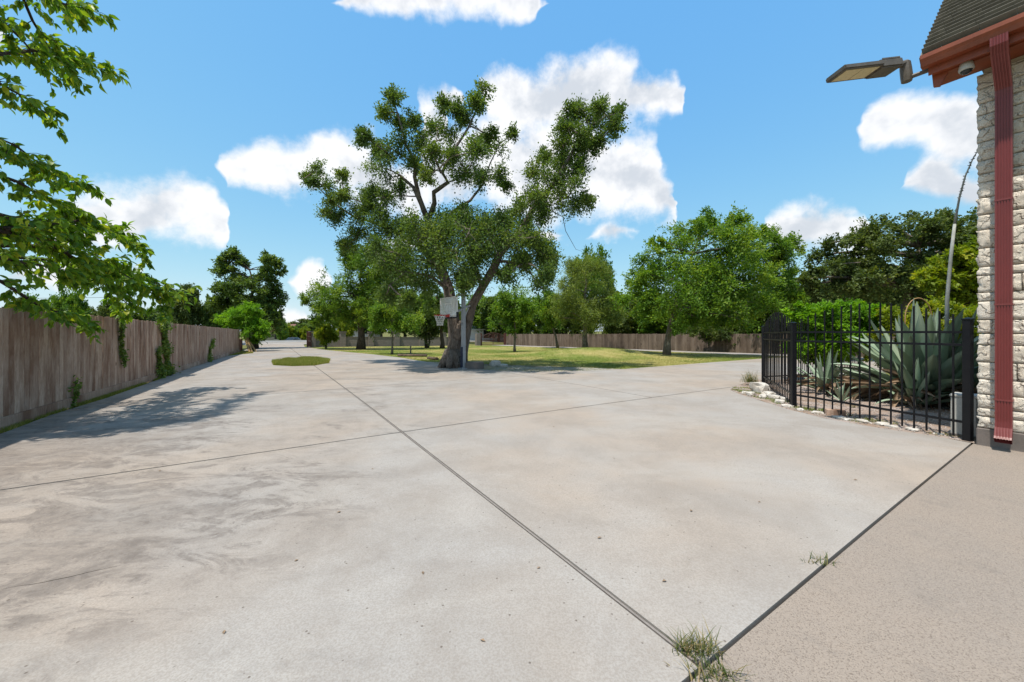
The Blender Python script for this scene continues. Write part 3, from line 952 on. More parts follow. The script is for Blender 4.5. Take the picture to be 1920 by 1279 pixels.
    mb = MB(); mb.add(vs, fs); ds = mb.build('downspout', M['redpaint'], root)
    for zz in (.62, 1.9, 3.3):
        mb = MB(); ubox(mb, ud_ - w / 2 - .004, ud_ + w / 2 + .004, 8.265 - dpt / 2 - .004, VW + .02, zz - .012, zz + .012); mb.build('strap', M['redpaint'], ds)
add_house()


def add_floodlight():
    a = P(1738, 133, 5.45); b = P(1700, 147, 5.62); c = P(1697, 118, 5.62)
    root = thing('area_light', 'bronze area light with pale square lens on an arm beyond the eave', 'light', a)
    MB().tube([a + (a - b) * .25, b], .03, 8).build('arm', M['bronze'], root)
    mb = MB(); mb.tube([b - Vector((0, 0, .05)), b + Vector((0, 0, .02)), c.lerp(b, .4), c], [.06, .068, .066, .06], 12); mb.tube([c + Vector((.02, 0, 0)), P(1672, 126, 5.58)], .045, 10); mb.build('knuckle', M['bronze'], root)
    r, l = P(1676, 126, 5.56), P(1567, 139, 5.42)
    ax = (l - r).normalized(); side = ax.cross(Vector((0, 0, 1))).normalized(); up = side.cross(ax).normalized()
    tilt = Matrix.Rotation(math.radians(4), 3, ax); side, up = tilt @ side, tilt @ up
    R = Matrix((ax, side, up)).transposed(); Ln = (l - r).length
    mb = MB(); mb.box(r + ax * Ln * .19, (Ln * .38, .26, .125), R); me = bevel(mb.mesh('driver_housing', M['bronze']), .018, 2); put('driver_housing', me, root)
    mb = MB(); mb.box(r + ax * Ln * .68, (Ln * .66, .30, .07), R); me = bevel(mb.mesh('head', M['bronze']), .014, 2); h = put('head', me, root)
    for k in (.53, .82):
        MB().box(r + ax * Ln * k - up * .034, (Ln * .275, .22, .012), R).build('lens', M['lens'], h)
    mb = MB()
    for k in range(7): mb.box(r + ax * Ln * .19 + side * (-.12 + .04 * k) + up * .066, (Ln * .3, .008, .02), R)
    mb.build('cooling_fin', M['bronze'], root)
add_floodlight()


def add_dome_camera():
    c = P(1812, 130, 5.16)
    root = thing('security_camera', 'small white dome security camera under the eave beside the downspout', 'camera', c)
    mb = MB(); mb.tube([c + Vector((0, 0, .12)), c + Vector((0, 0, .05)), c + Vector((0, 0, 0)), c - Vector((0, 0, .02))], [.05, .068, .076, .07], 16); mb.build('housing', M['box'], root, True)
    vs = MB(); pts = [c - Vector((0, 0, .015 + .05 * math.sin(t))) for t in (0, .4, .8, 1.2, 1.5)]; vs.tube(pts, [.058 * math.cos(t) + .002 for t in (0, .4, .8, 1.2, 1.5)], 14); vs.build('dome', M['carglass'], root, True)
    MB().tube([c + Vector((0, 0, .12)), c + Vector((.08, .02, .08)), c + Vector((.16, .05, .16)), c + Vector((.25, .12, .22))], .012, 6).build('cable', M['black'], root)
    MB().tube([c + Vector((0, 0, .12)), c + Vector((0, 0, .30))], .03, 8).build('mount', M['box'], root)
add_dome_camera()


# ================================================================== IRON FENCE round the planting bed
def add_iron():
    pts = [Vector((6.62, 5.46)), Vector((5.93, 7.92)), Vector((7.55, 11.3)), Vector((8.75, 11.75)), Vector((11.0, 13.1)), Vector((13.3, 14.4))]
    root = thing('iron_fence', 'black iron picket fence with arched tops around the agave bed', 'fence', (5.93, 7.92, 0))
    pk = {}
    for p in pts:
        z = float(T(p.x, p.y)); mb = MB(); mb.box((0, 0, .86), (.085, .085, 1.80)); me = bevel(mb.mesh('post', M['iron']), .004)
        i = pts.index(p); q_ = pts[min(i + 1, len(pts) - 1)] - pts[max(i - 1, 0)]
        po = put('post', me, root, (p.x, p.y, z), (0, 0, math.atan2(q_.y, q_.x)))
        mb = MB(); mb.box((0, 0, 1.772), (.098, .098, .02)); mb.add([(-.045, -.045, 1.782), (.045, -.045, 1.782), (.045, .045, 1.782), (-.045, .045, 1.782), (0, 0, 1.80)], [(0, 1, 4), (1, 2, 4), (2, 3, 4), (3, 0, 4)])
        put('cap', mb.mesh('cap', M['iron']), po, (p.x, p.y, z), (0, 0, math.atan2(q_.y, q_.x)))
    for k in range(len(pts) - 1):
        a, b = pts[k], pts[k + 1]; d = b - a; L_ = d.length; d = d / L_
        za, zb = float(T(a.x, a.y)), float(T(b.x, b.y))
        for hz in (.27, 1.40, 1.585):
            MB().bar((a.x, a.y, za + hz), (b.x, b.y, zb + hz), .028, .036).build('rail', M['iron'], root)
        n = {0: 16, 1: 20, 2: 7}.get(k, int(L_ / .15))
        ang = math.atan2(d.y, d.x)
        for i in range(n):
            t = (i + 1) / (n + 1); p = a + d * (L_ * t)
            top = 1.80 + .30 * math.sin(math.pi * t); key = round(top, 2)
            if key not in pk:
                mb = MB(); mb.box((0, 0, (top + .04) / 2), (.020, .020, top - .04)); me = bevel(mb.mesh('picket', M['iron']), .002); pk[key] = me
            put('picket', pk[key], root, (p.x, p.y, za + (zb - za) * t), (RNG.uniform(-.004, .004), RNG.uniform(-.004, .004), ang))
add_iron()

# ================================================================== TREES
def bez(a, b, c, n=6):
    return [a * (1 - t) ** 2 + b * 2 * t * (1 - t) + c * t * t for t in [i / n for i in range(n + 1)]]


def wob(pts, amp, seed=0):
    out = []
    for i, p in enumerate(pts):
        k = amp * (0 if i == 0 else 1)
        out.append(p + Vector((noise.noise(p * .9 + Vector((seed, 0, 0))), noise.noise(p * .9 + Vector((0, seed, 7))), noise.noise(p * .9 + Vector((3, 5, seed))))) * k)
    return out


def resample(pts, step):
    out = [pts[0]]
    for a, b in zip(pts, pts[1:]):
        n = max(1, int((b - a).length / step))
        for i in range(1, n + 1): out.append(a.lerp(b, i / n))
    return out


def oak():
    D = 16.9
    base = Vector((-2.62, D, float(T(-2.62, D))))
    root = thing('oak_tree', 'old live oak with twin trunk and tall open crown behind the basketball hoop', 'tree', base)
    Z = lambda zx, zy, dd=0.0: P(540 + zx / 2.283, 140 + zy / 2.283, D + dd)
    k = 1 / 2.283 * D / F
    stem1 = [Z(712, 1255), Z(708, 1215), Z(712, 1120), Z(706, 1020), Z(688, 920), Z(662, 850, .2), Z(636, 760, .3), Z(608, 660, .3), Z(595, 610, .3)]
    stem2 = [Z(738, 1250, .1), Z(748, 1190, .1), Z(768, 1080, .1), Z(790, 985, .1), Z(835, 905, .0), Z(880, 830, -.2), Z(905, 770, -.3), Z(960, 705, -.5), Z(1010, 650, -.6)]
    tr = MB()
    tr.tube(stem1, [.46, .33, .275, .265, .25, .235, .21, .18, .155], 14)
    tr.tube(stem2, [.34, .23, .20, .195, .185, .19, .18, .155, .13], 12)
    for i in range(9):                                                           # root flare
        a = i / 9 * 6.28 + .3
        e = base + Vector((math.cos(a) * .72, math.sin(a) * .68, -.08))
        tr.tube([base + Vector((math.cos(a) * .2, math.sin(a) * .2, .75)), base + Vector((math.cos(a) * .42, math.sin(a) * .4, .28)), e], [.22, .2, .06], 7)
    tr.tube([Z(716, 1130), Z(735, 1090), Z(752, 1060)], [.3, .3, .22], 8)
    tro = tr.build('trunk', M['bark'], root, True)
    limbs = [
        ([Z(597, 625, .3), Z(572, 555, .2), Z(535, 480, .4), Z(480, 430, .8), Z(400, 400, 1.2)], .2),
        ([Z(597, 615, .3), Z(560, 520, -.1), Z(540, 440, -.5), Z(545, 380, -.7), Z(505, 300, -.9), Z(490, 220, -.8), Z(462, 160, -.7), Z(450, 110, -.6)], .2),
        ([Z(600, 625, .3), Z(630, 555, .0), Z(625, 505, -.3), Z(680, 462, -.6), Z(655, 420, -.7), Z(692, 355, -.9), Z(742, 290, -1.0), Z(782, 220, -1.0), Z(812, 140, -.9), Z(830, 75, -.8)], .2),
        ([Z(655, 420, -.7), Z(620, 340, -.4), Z(640, 240, -.2)], .09),
        ([Z(655, 830, .2), Z(560, 730, 1.0), Z(420, 650, 1.6), Z(280, 605, 1.8), Z(200, 550, 1.7), Z(130, 480, 1.6), Z(75, 440, 1.5)], .19),
        ([Z(620, 700, .3), Z(700, 590, 1.2), Z(780, 540, 1.5), Z(830, 465, 1.6), Z(862, 380, 1.5), Z(905, 305, 1.4), Z(955, 260, 1.4)], .17),
        ([Z(1005, 655, -.6), Z(1060, 560, -.8), Z(1130, 480, -1.0), Z(1180, 400, -1.1), Z(1232, 300, -1.1), Z(1290, 222, -1.0), Z(1360, 180, -.9), Z(1415, 168, -.9)], .2),
        ([Z(1130, 480, -1.0), Z(1200, 520, -1.2), Z(1270, 540, -1.2)], .08),
        ([Z(1120, 500, -1.0), Z(1090, 430, -.6), Z(1060, 400, -.4)], .07),
        ([Z(895, 800, -.2), Z(980, 805, -.9), Z(1040, 860, -1.4), Z(1090, 925, -1.7)], .13),
        ([Z(1110, 575, -.8), Z(1172, 608, -.9), Z(1188, 670, -.9), Z(1232, 742, -.9), Z(1258, 755, -.9)], .035),
        ([Z(690, 920, 0), Z(610, 860, -1.6), Z(500, 850, -2.6), Z(440, 900, -3.0)], .16),
        ([Z(830, 905, 0), Z(800, 820, -1.6), Z(780, 740, -2.6), Z(760, 660, -3.0)], .15),
        ([Z(800, 960, 0), Z(880, 860, 1.8), Z(980, 780, 3.0)], .15),
        ([Z(670, 860, .2), Z(620, 800, 2.0), Z(560, 760, 3.4)], .15),
        ([Z(545, 380, -.7), Z(440, 320, -.9), Z(340, 280, -1.0)], .07),
    ]
    LP = []
    for pts, r in limbs:
        pts = wob(resample(pts, .5), .10, r * 50); m = len(pts)
        MB().tube(pts, [.62 * r * (1 - .86 * i / (m - 1)) for i in range(m)], 8).build('limb', M['bark'], root, True)
        LP += pts[m // 4:]
    cl = [(455, 108, 40), (428, 168, 42), (540, 190, 38), (480, 208, 30), (320, 268, 36), (380, 300, 50), (430, 340, 58), (478, 280, 50), (560, 290, 58), (640, 230, 58), (690, 258, 48), (620, 330, 55), (540, 380, 45),
          (830, 68, 36), (802, 128, 42), (722, 150, 42), (668, 130, 34), (762, 190, 36), (850, 268, 46), (900, 308, 50), (960, 258, 34), (800, 330, 56), (760, 420, 62), (830, 440, 58), (900, 430, 44), (940, 480, 28), (700, 350, 44),
          (380, 400, 56), (440, 440, 58), (350, 500, 52), (420, 520, 58), (480, 490, 42), (600, 420, 40), (130, 400, 38), (88, 448, 34), (160, 478, 42), (232, 438, 38), (190, 540, 42), (240, 508, 36), (160, 600, 42), (220, 610, 52), (290, 590, 58),
          (350, 570, 56), (400, 620, 66), (300, 680, 56), (250, 730, 42), (370, 700, 66), (440, 680, 66), (1000, 580, 56), (1050, 520, 52), (1100, 600, 56), (1010, 650, 50), (1100, 520, 62), (1160, 540, 56), (1220, 560, 52), (1272, 540, 40), (1050, 420, 46),
          (1100, 440, 62), (1170, 460, 62), (1232, 470, 46), (1110, 350, 44), (1170, 380, 56), (1240, 400, 44), (1180, 300, 54), (1250, 330, 48), (1200, 220, 54), (1260, 260, 54), (1190, 158, 42), (1250, 148, 42), (1310, 200, 54), (1330, 148, 42), (1382, 220, 44), (1412, 170, 34), (1300, 310, 36), (1340, 280, 32)]
    core = [(520, 640, 60), (560, 700, 85), (640, 690, 85), (700, 640, 72), (760, 600, 62), (780, 680, 85), (700, 760, 90), (600, 790, 85), (500, 760, 75), (480, 850, 65), (560, 880, 72), (440, 930, 45), (520, 960, 36), (850, 640, 72), (920, 620, 56), (880, 720, 75),
            (820, 780, 75), (780, 850, 62), (960, 720, 75), (1040, 700, 56), (1080, 760, 62), (1120, 800, 52), (1000, 800, 52), (930, 850, 42), (1090, 870, 44), (750, 890, 42), (420, 800, 50), (360, 760, 45)]
    clumps = []; fine = []
    for zx, zy, r in cl:
        q_ = Z(zx, zy); near = min(LP, key=lambda p: (p.x / p.y - q_.x / q_.y) ** 2 + ((p.z - EYE) / p.y - (q_.z - EYE) / q_.y) ** 2)
        dd = near.y - D + RNG.uniform(-.7, .7)
        clumps.append((Z(zx, zy, dd), r * k))
        if RNG.random() < .8: clumps.append((Z(zx + RNG.uniform(-20, 20), zy + RNG.uniform(-15, 15), dd + RNG.choice([-1, 1]) * RNG.uniform(.9, 1.8)), r * k * .75))
    for zx, zy, r in core:
        for dd in (-2.6, -1.2, .6, 2.4):
            clumps.append((Z(zx + RNG.uniform(-22, 22), zy + RNG.uniform(-22, 22), dd + RNG.uniform(-.8, .8)), r * k * RNG.uniform(.7, 1.0)))
    tw = MB(); done = list(LP)
    for c, r in sorted(clumps, key=lambda q_: min((Vector(q_[0]) - p).length for p in LP)):
        c = Vector(c); near = min(done, key=lambda p: (p - c).length); done.append(c)
        if (near - c).length > .15:
            mid = near.lerp(c, .5) + Vector((RNG.uniform(-.15, .15), RNG.uniform(-.15, .15), RNG.uniform(-.1, .2)))
            tw.tube(wob(bez(near, mid, c, 5), .08, c.x), [.034, .03, .026, .022, .018, .012], 5, False)
        for j in range(5):
            e = c + Vector(RNG.normal(0, 1, 3)).normalized() * r * RNG.uniform(.7, 1.15)
            tw.tube(wob([c, c.lerp(e, .5) + Vector((0, 0, .05)), e], .05, c.z), [.014, .009, .004], 4, False)
    stuff(tw.build('twigs', M['bark'], root))
    p, a, t = clump_points([(np.array(c), r * 1.12) for c, r in clumps], 740, 13, .21)
    put('crown', leaves('crown', p, a, .095, M['oak_leaf'], aspect=.6, tint=t), root)
oak()


def tree(name, label, cat, px, pyb, lobes, mat, tr=.15, n=70, per=330, size=.15, cr=.16, barkm='bark_grey', split=.35, d=None, aspect=.55, stems=1, group=None, upb=.8, lean=0.0, fork=12, spread=.17):
    """base at pixel column px, ground row pyb (or distance d); lobes in pixels (x, y, rx, ry[, depth offset m])"""
    if d is None: x, y = G(px, pyb)
    else: x, y = (px - 960) / F * d, d
    d = y; z = float(T(x, y)); s = d / F
    base = Vector((x, y, z)); root = thing(name, label, cat, base, group)
    cl = []
    area = [l[2] * l[3] for l in lobes]; tot = sum(area)
    for l, ar in zip(lobes, area):
        c = P(l[0], l[1], d); dz = l[4] if len(l) > 4 else 0
        for i in range(max(3, int(1.25 * n * ar / tot))):
            v = RNG.normal(0, 1, 3); v /= np.linalg.norm(v); v *= RNG.uniform(.25, 1) ** .5
            rr = 1.2 * cr * s * (l[2] + l[3]) * RNG.uniform(.75, 1.35)
            cl.append((np.array((c.x + v[0] * l[2] * s * .86, c.y + v[1] * l[2] * s * .86 + dz, c.z + v[2] * l[3] * s * .86)), rr))
    top = max(c[0][2] for c in cl); low = min(c[0][2] for c in cl)
    cx = np.mean([c[0][0] for c in cl]); cy = np.mean([c[0][1] for c in cl])
    tb = MB(); axis = []
    for k in range(stems):
        a = 6.28 * k / max(stems, 1) + .5; o = Vector((math.cos(a), math.sin(a), 0)) * (tr * 1.0 if stems > 1 else 0)
        H = (top - z) * .82
        pts = []
        for i in range(9):
            t = i / 8
            pts.append(base + o * (1 + t * (2.2 if stems > 1 else 0)) + Vector(((cx - x) * t ** 1.5 + lean * t, (cy - y) * t ** 1.5, H * t - .06 * (i == 0))))
        pts = wob(pts, tr * .9, x)
        tb.tube(pts, [tr * (1.35 if i == 0 else (1 - .8 * i / 8)) / (1 if stems == 1 else 1.5) for i in range(9)], 9)
        axis += pts[3:]
    order = RNG.permutation(len(cl))[:fork + 20]
    for j, i in enumerate(order):
        c = Vector(cl[i][0]); cand = [p for p in axis if p.z < c.z + .1] or axis[:1]
        st = max(cand, key=lambda p: p.z - .4 * (p - c).length)
        mid = st.lerp(c, .55) + Vector((0, 0, .12 * (c - st).length))
        tb.tube(bez(st, mid, c, 5), [tr * (.42 if j < fork else .2) * (1 - .16 * q_) for q_ in range(6)], 5, False)
    tb.build('trunk', M[barkm], root, True)
    p, a, t = clump_points(cl, per, 8, spread)
    put('crown', leaves('crown', p, a, size * 1.12, M[mat], aspect=aspect, tint=t, upb=upb), root)
    return root


# --- trees standing inside the plot
tree('maple_tree', 'full round green tree with straight grey trunk on the lawn before the rear fence', 'tree', 1250, 665,
     [(1270, 545, 100, 70), (1330, 470, 90, 70), (1300, 420, 45, 35), (1365, 420, 42, 40), (1210, 500, 50, 50), (1190, 560, 45, 55), (1400, 500, 60, 70), (1390, 575, 80, 45), (1270, 590, 85, 32), (1320, 540, 90, 70), (1240, 455, 28, 30)],
     'maple_leaf', .24, 190, 300, .15, .13, fork=24)
tree('shade_tree', 'large yellow-green tree rising behind the full round lawn tree', 'tree', 1455, 0,
     [(1440, 470, 42, 45), (1465, 540, 45, 50), (1480, 470, 30, 30), (1420, 440, 30, 28), (1495, 520, 25, 25)], 'maple_leaf', .2, 80, 300, .15, .15, 'bark_dark', d=33)
tree('olive_tree', 'rounded olive-green tree with low forked trunk before the rear fence', 'tree', 1098, 651,
     [(1100, 530, 62, 50), (1060, 570, 40, 42), (1140, 575, 38, 42), (1100, 585, 65, 40), (1095, 495, 42, 24)], 'willow_leaf', .3, 120, 330, .17, .14, 'bark', d=42, aspect=.28, fork=18)
tree('bald_cypress', 'feathery green cypress with thick dark trunk before the block wall', 'tree', 677, 656,
     [(640, 560, 60, 45), (690, 520, 65, 45), (665, 480, 40, 30), (720, 560, 55, 40), (625, 590, 48, 28), (690, 590, 60, 30), (730, 500, 45, 45), (600, 565, 30, 28)], 'cypress_leaf', .38, 150, 360, .2, .13, 'bark_dark', d=38, aspect=.34, fork=22)
tree('slender_tree', 'young light-green tree with slim pale trunk beside the stump ring', 'tree', 735, 664,
     [(735, 590, 38, 34), (765, 600, 30, 22), (710, 595, 22, 26)], 'maple_leaf', .085, 44, 260, .12, .17, fork=8)
tree('slender_tree', 'slim grey-trunked young tree standing on the open lawn before the second gate', 'tree', 965, 660,
     [(962, 570, 34, 40), (950, 600, 32, 26), (985, 590, 26, 30)], 'maple_leaf', .11, 46, 260, .15, .17, fork=8)
tree('leaning_tree', 'leaning pale-trunked tree with thin crown behind the grassy mound', 'tree', 1046, 0,
     [(1030, 590, 26, 30), (1020, 570, 22, 26)], 'maple_leaf', .16, 24, 260, .2, .18, d=46, lean=-.5, fork=6)
tree('dark_small_tree', 'small dark bushy tree with several low stems before the block wall', 'tree', 800, 0,
     [(800, 615, 26, 24), (790, 600, 20, 18)], 'dark_leaf', .16, 36, 300, .16, .17, 'bark_dark', d=43, stems=3, fork=8)
tree('dark_small_tree', 'dark-trunked tree half hidden left of the oak trunk', 'tree', 829, 0,
     [(822, 590, 28, 26), (815, 560, 25, 30)], 'oak_leaf', .24, 36, 300, .17, .17, 'bark_dark', d=42, fork=8)
tree('round_shrub', 'yellow-green rounded shrub beside the gate pillar', 'shrub', 611, 0,
     [(610, 626, 19, 17), (604, 616, 12, 9), (618, 634, 14, 10)], 'yellow_leaf', .07, 40, 240, .15, .17, 'bark_dark', d=40, stems=3, fork=8)
# --- left side
tree('pecan_tree', 'tall dark green tree with broken outline behind the end of the timber fence', 'tree', 478, 0,
     [(440, 500, 30, 32), (500, 500, 34, 28), (460, 550, 52, 40), (510, 550, 30, 40), (420, 560, 28, 30), (490, 600, 44, 32), (440, 480, 18, 14), (515, 590, 22, 30)], 'oak_leaf', .3, 110, 300, .22, .13, 'bark_dark', d=40, fork=18)
tree('bright_shrub', 'bright green spreading shrub hanging over the end of the timber fence', 'shrub', 472, 0,
     [(455, 600, 36, 26), (470, 585, 24, 18), (478, 622, 28, 20), (430, 602, 22, 14), (488, 612, 14, 20)], 'bright_leaf', .1, 90, 330, .13, .14, 'bark_dark', d=33.6, stems=3, aspect=.35, fork=10)
# --- right side, round the planting bed
tree('live_oak', 'broad dark evergreen oak beyond the planting bed', 'tree', 1690, 0,
     [(1600, 470, 70, 50), (1680, 440, 70, 40), (1760, 440, 70, 40), (1830, 450, 60, 50), (1560, 520, 50, 40), (1640, 520, 80, 50), (1740, 520, 90, 60), (1830, 530, 70, 60), (1530, 540, 25, 35), (1900, 470, 60, 60)], 'dark_leaf', .42, 210, 300, .15, .12, 'bark', d=23, fork=24)
tree('yellow_shrub_tree', 'tall yellow-green leafy tree between the dark oak and the stone house', 'tree', 1800, 0,
     [(1790, 500, 40, 32), (1825, 480, 34, 32), (1760, 520, 34, 24), (1820, 540, 44, 36)], 'yellow_leaf', .13, 60, 260, .14, .15, 'bark_dark', d=15.5, fork=12)
tree('bed_shrub', 'bright green spreading shrub inside the iron fence behind the agave', 'shrub', 1560, 0,
     [(1540, 600, 55, 30), (1500, 590, 28, 22), (1580, 590, 45, 26), (1560, 640, 60, 34), (1630, 600, 40, 30), (1520, 650, 40, 30)], 'bright_leaf', .06, 150, 320, .085, .13, 'bark_dark', d=12.6, stems=4, fork=14)
tree('bed_shrub', 'loose yellow-green shrub behind the great agave', 'shrub', 1720, 0,
     [(1700, 600, 50, 34), (1760, 600, 60, 36), (1830, 610, 50, 44), (1680, 650, 60, 40), (1800, 670, 70, 40)], 'yellow_leaf', .05, 110, 280, .075, .12, 'bark_dark', d=11.6, stems=4, fork=14)
tree('fence_creeper', 'dark creeper bush slumped against the rear fence', 'shrub', 1368, 0,
     [(1340, 625, 28, 14), (1372, 634, 20, 16), (1310, 618, 26, 12)], 'dark_leaf', .1, 40, 260, .15, .18, 'bark_dark', d=36.5, stems=3, fork=8)


# --- trees beyond the boundaries: a few kinds, copied
def proto(mat, n, per, size, seed):
    cl = []
    for i in range(n):
        v = RNG.normal(0, 1, 3); v /= np.linalg.norm(v); v *= RNG.uniform(.2, 1) ** .45
        cl.append((np.array((v[0] * .43, v[1] * .43, .58 + v[2] * .40)), .10 * RNG.uniform(.7, 1.4)))
    p, a, t = clump_points(cl, per, 7, .18)
    cm = leaves('crown', p, a, size, M[mat], aspect=.6, tint=t)
    mb = MB(); mb.tube([Vector((0, 0, -.02)), Vector((.01, 0, .2)), Vector((-.01, .01, .5)), Vector((.01, 0, .85))], [.034, .026, .02, .006], 8)
    for i in range(10):
        c = Vector(cl[i][0]); st = Vector((0, 0, min(.5, max(.15, c.z - .2)))); mb.tube(bez(st, st.lerp(c, .5) + Vector((0, 0, .05)), c, 4), [.014, .011, .009, .006, .003], 5, False)
    return mb.mesh('trunk', M['bark_dark'], True), cm
PR = [proto('oak_leaf', 90, 190, .042, 1), proto('maple_leaf', 80, 190, .042, 2), proto('dark_leaf', 90, 190, .042, 3), proto('yellow_leaf', 60, 190, .045, 4), proto('willow_leaf', 80, 190, .042, 5)]


def far_tree(kind, px, d, top, wpx, label, group, name='boundary_tree', cat='tree'):
    x = (px - 960) / F * d; z = float(T(x, d)) - .08
    H = EYE + (620 - top) / F * d - z; W = wpx / F * d
    root = thing(name, label, cat, (x, d, z), group)
    root.scale = (W, W, H); root.rotation_euler = (0, 0, RNG.uniform(0, 6.28))
    for nm, me in zip(('trunk', 'crown'), PR[kind]):
        o = bpy.data.objects.new(nm, me); COL.objects.link(o); o.parent = root
    return root

gR = 'trees behind the rear fence'
KN = ['dark green', 'mid green', 'blackish evergreen', 'yellow-green', 'olive']
for k, px, d, top, w, where in [(0, 1035, 64, 545, 95, 'over the leaning trunk'), (1, 1010, 70, 560, 90, 'next to the reddish-brown gate'), (2, 1075, 58, 560, 110, 'close behind the grassy mound'), (1, 1110, 60, 470, 90, 'whose top shows above the olive tree'), (0, 1165, 56, 545, 100, 'next to the olive tree'),
                         (2, 1200, 52, 560, 110, 'between olive tree and round lawn tree'), (1, 1235, 50, 560, 110, 'close behind the round lawn tree trunk'), (2, 1290, 48, 560, 120, 'filling the dark under the round lawn tree'), (1, 1320, 52, 520, 120, 'within the outline of the round lawn tree'), (2, 1375, 46, 560, 120, 'above the creeper on the boards'),
                         (0, 1420, 46, 530, 120, 'beside the yellow-green tall tree'), (2, 1460, 44, 540, 120, 'by the iron fence corner'), (0, 1500, 42, 520, 130, 'rising over the arched iron panel'), (2, 1560, 38, 530, 150, 'under the broad dark oak'), (0, 1640, 36, 500, 160, 'hidden behind the broad dark oak')]:
    far_tree(k, px, d, top, w, KN[k] + ' tree behind the rear fence ' + where, gR)
gF = 'trees beyond the block wall'
for k, px, d, top, w, where in [(1, 715, 62, 560, 80, 'between the cypress and the slim young tree'), (0, 760, 66, 550, 90, 'over the log and stake'), (1, 795, 62, 548, 80, 'above the small dark bushy tree'), (4, 850, 64, 560, 70, 'straight behind the oak trunk'), (1, 905, 74, 555, 80, 'above the double gate'), (0, 935, 72, 548, 85, 'over the pale metal shed'), (1, 975, 74, 565, 75, 'past the pale metal shed'), (0, 655, 64, 580, 70, 'behind the cypress trunk'), (3, 648, 58, 596, 42, 'beside the white house')]:
    far_tree(k, px, d, top, w, KN[k] + ' tree beyond the block wall, ' + where, gF)
gS = 'trees across the street'
for k, px, d, top, w in [(0, 592, 104, 598, 60), (2, 566, 112, 599, 55), (4, 600, 110, 602, 50)]:
    far_tree(k, px, d, top, w, KN[k] + ' tree far across the street past the drive mouth', gS)
for k, px, d, top, w, lb in [(3, 541, 92, 606, 26, 'taller yellow-green bush behind the parked car'), (1, 531, 88, 613, 22, 'green bush between the parked car and the low red-roofed house'), (3, 572, 94, 612, 26, 'yellow-green bush between the parked car and the gate pillar'), (1, 552, 93, 612, 26, 'round green bush close behind the parked car')]:
    far_tree(k, px, d, top, w, lb, 'bushes across the street', 'street_bush', 'bush')
far_tree(1, 526, 60, 598, 26, 'light green sapling beside the street past the gate', None, 'street_bush', 'bush')
gL = 'trees behind the timber fence'
for k, px, d, top, w, where in [(2, 345, 44, 536, 60, 'beside the utility pole'), (0, 395, 46, 552, 50, 'between the utility pole and the tall broken-topped tree'), (0, 330, 50, 565, 60, 'just past the thick fence creeper'), (1, 130, 32, 546, 60, 'under the low hanging leaf cluster'), (1, 60, 34, 556, 70, 'under the leafy overhang'), (2, 205, 42, 566, 60, 'above the narrow trailing creeper'), (0, 260, 46, 578, 70, 'between the two fence creepers'), (2, 300, 52, 582, 60, 'above the thick fence creeper'), (0, 425, 48, 570, 50, 'behind the tall broken-topped tree')]:
    far_tree(k, px, d, top, w, KN[k] + ' tree beyond the timber fence, ' + where, gL)


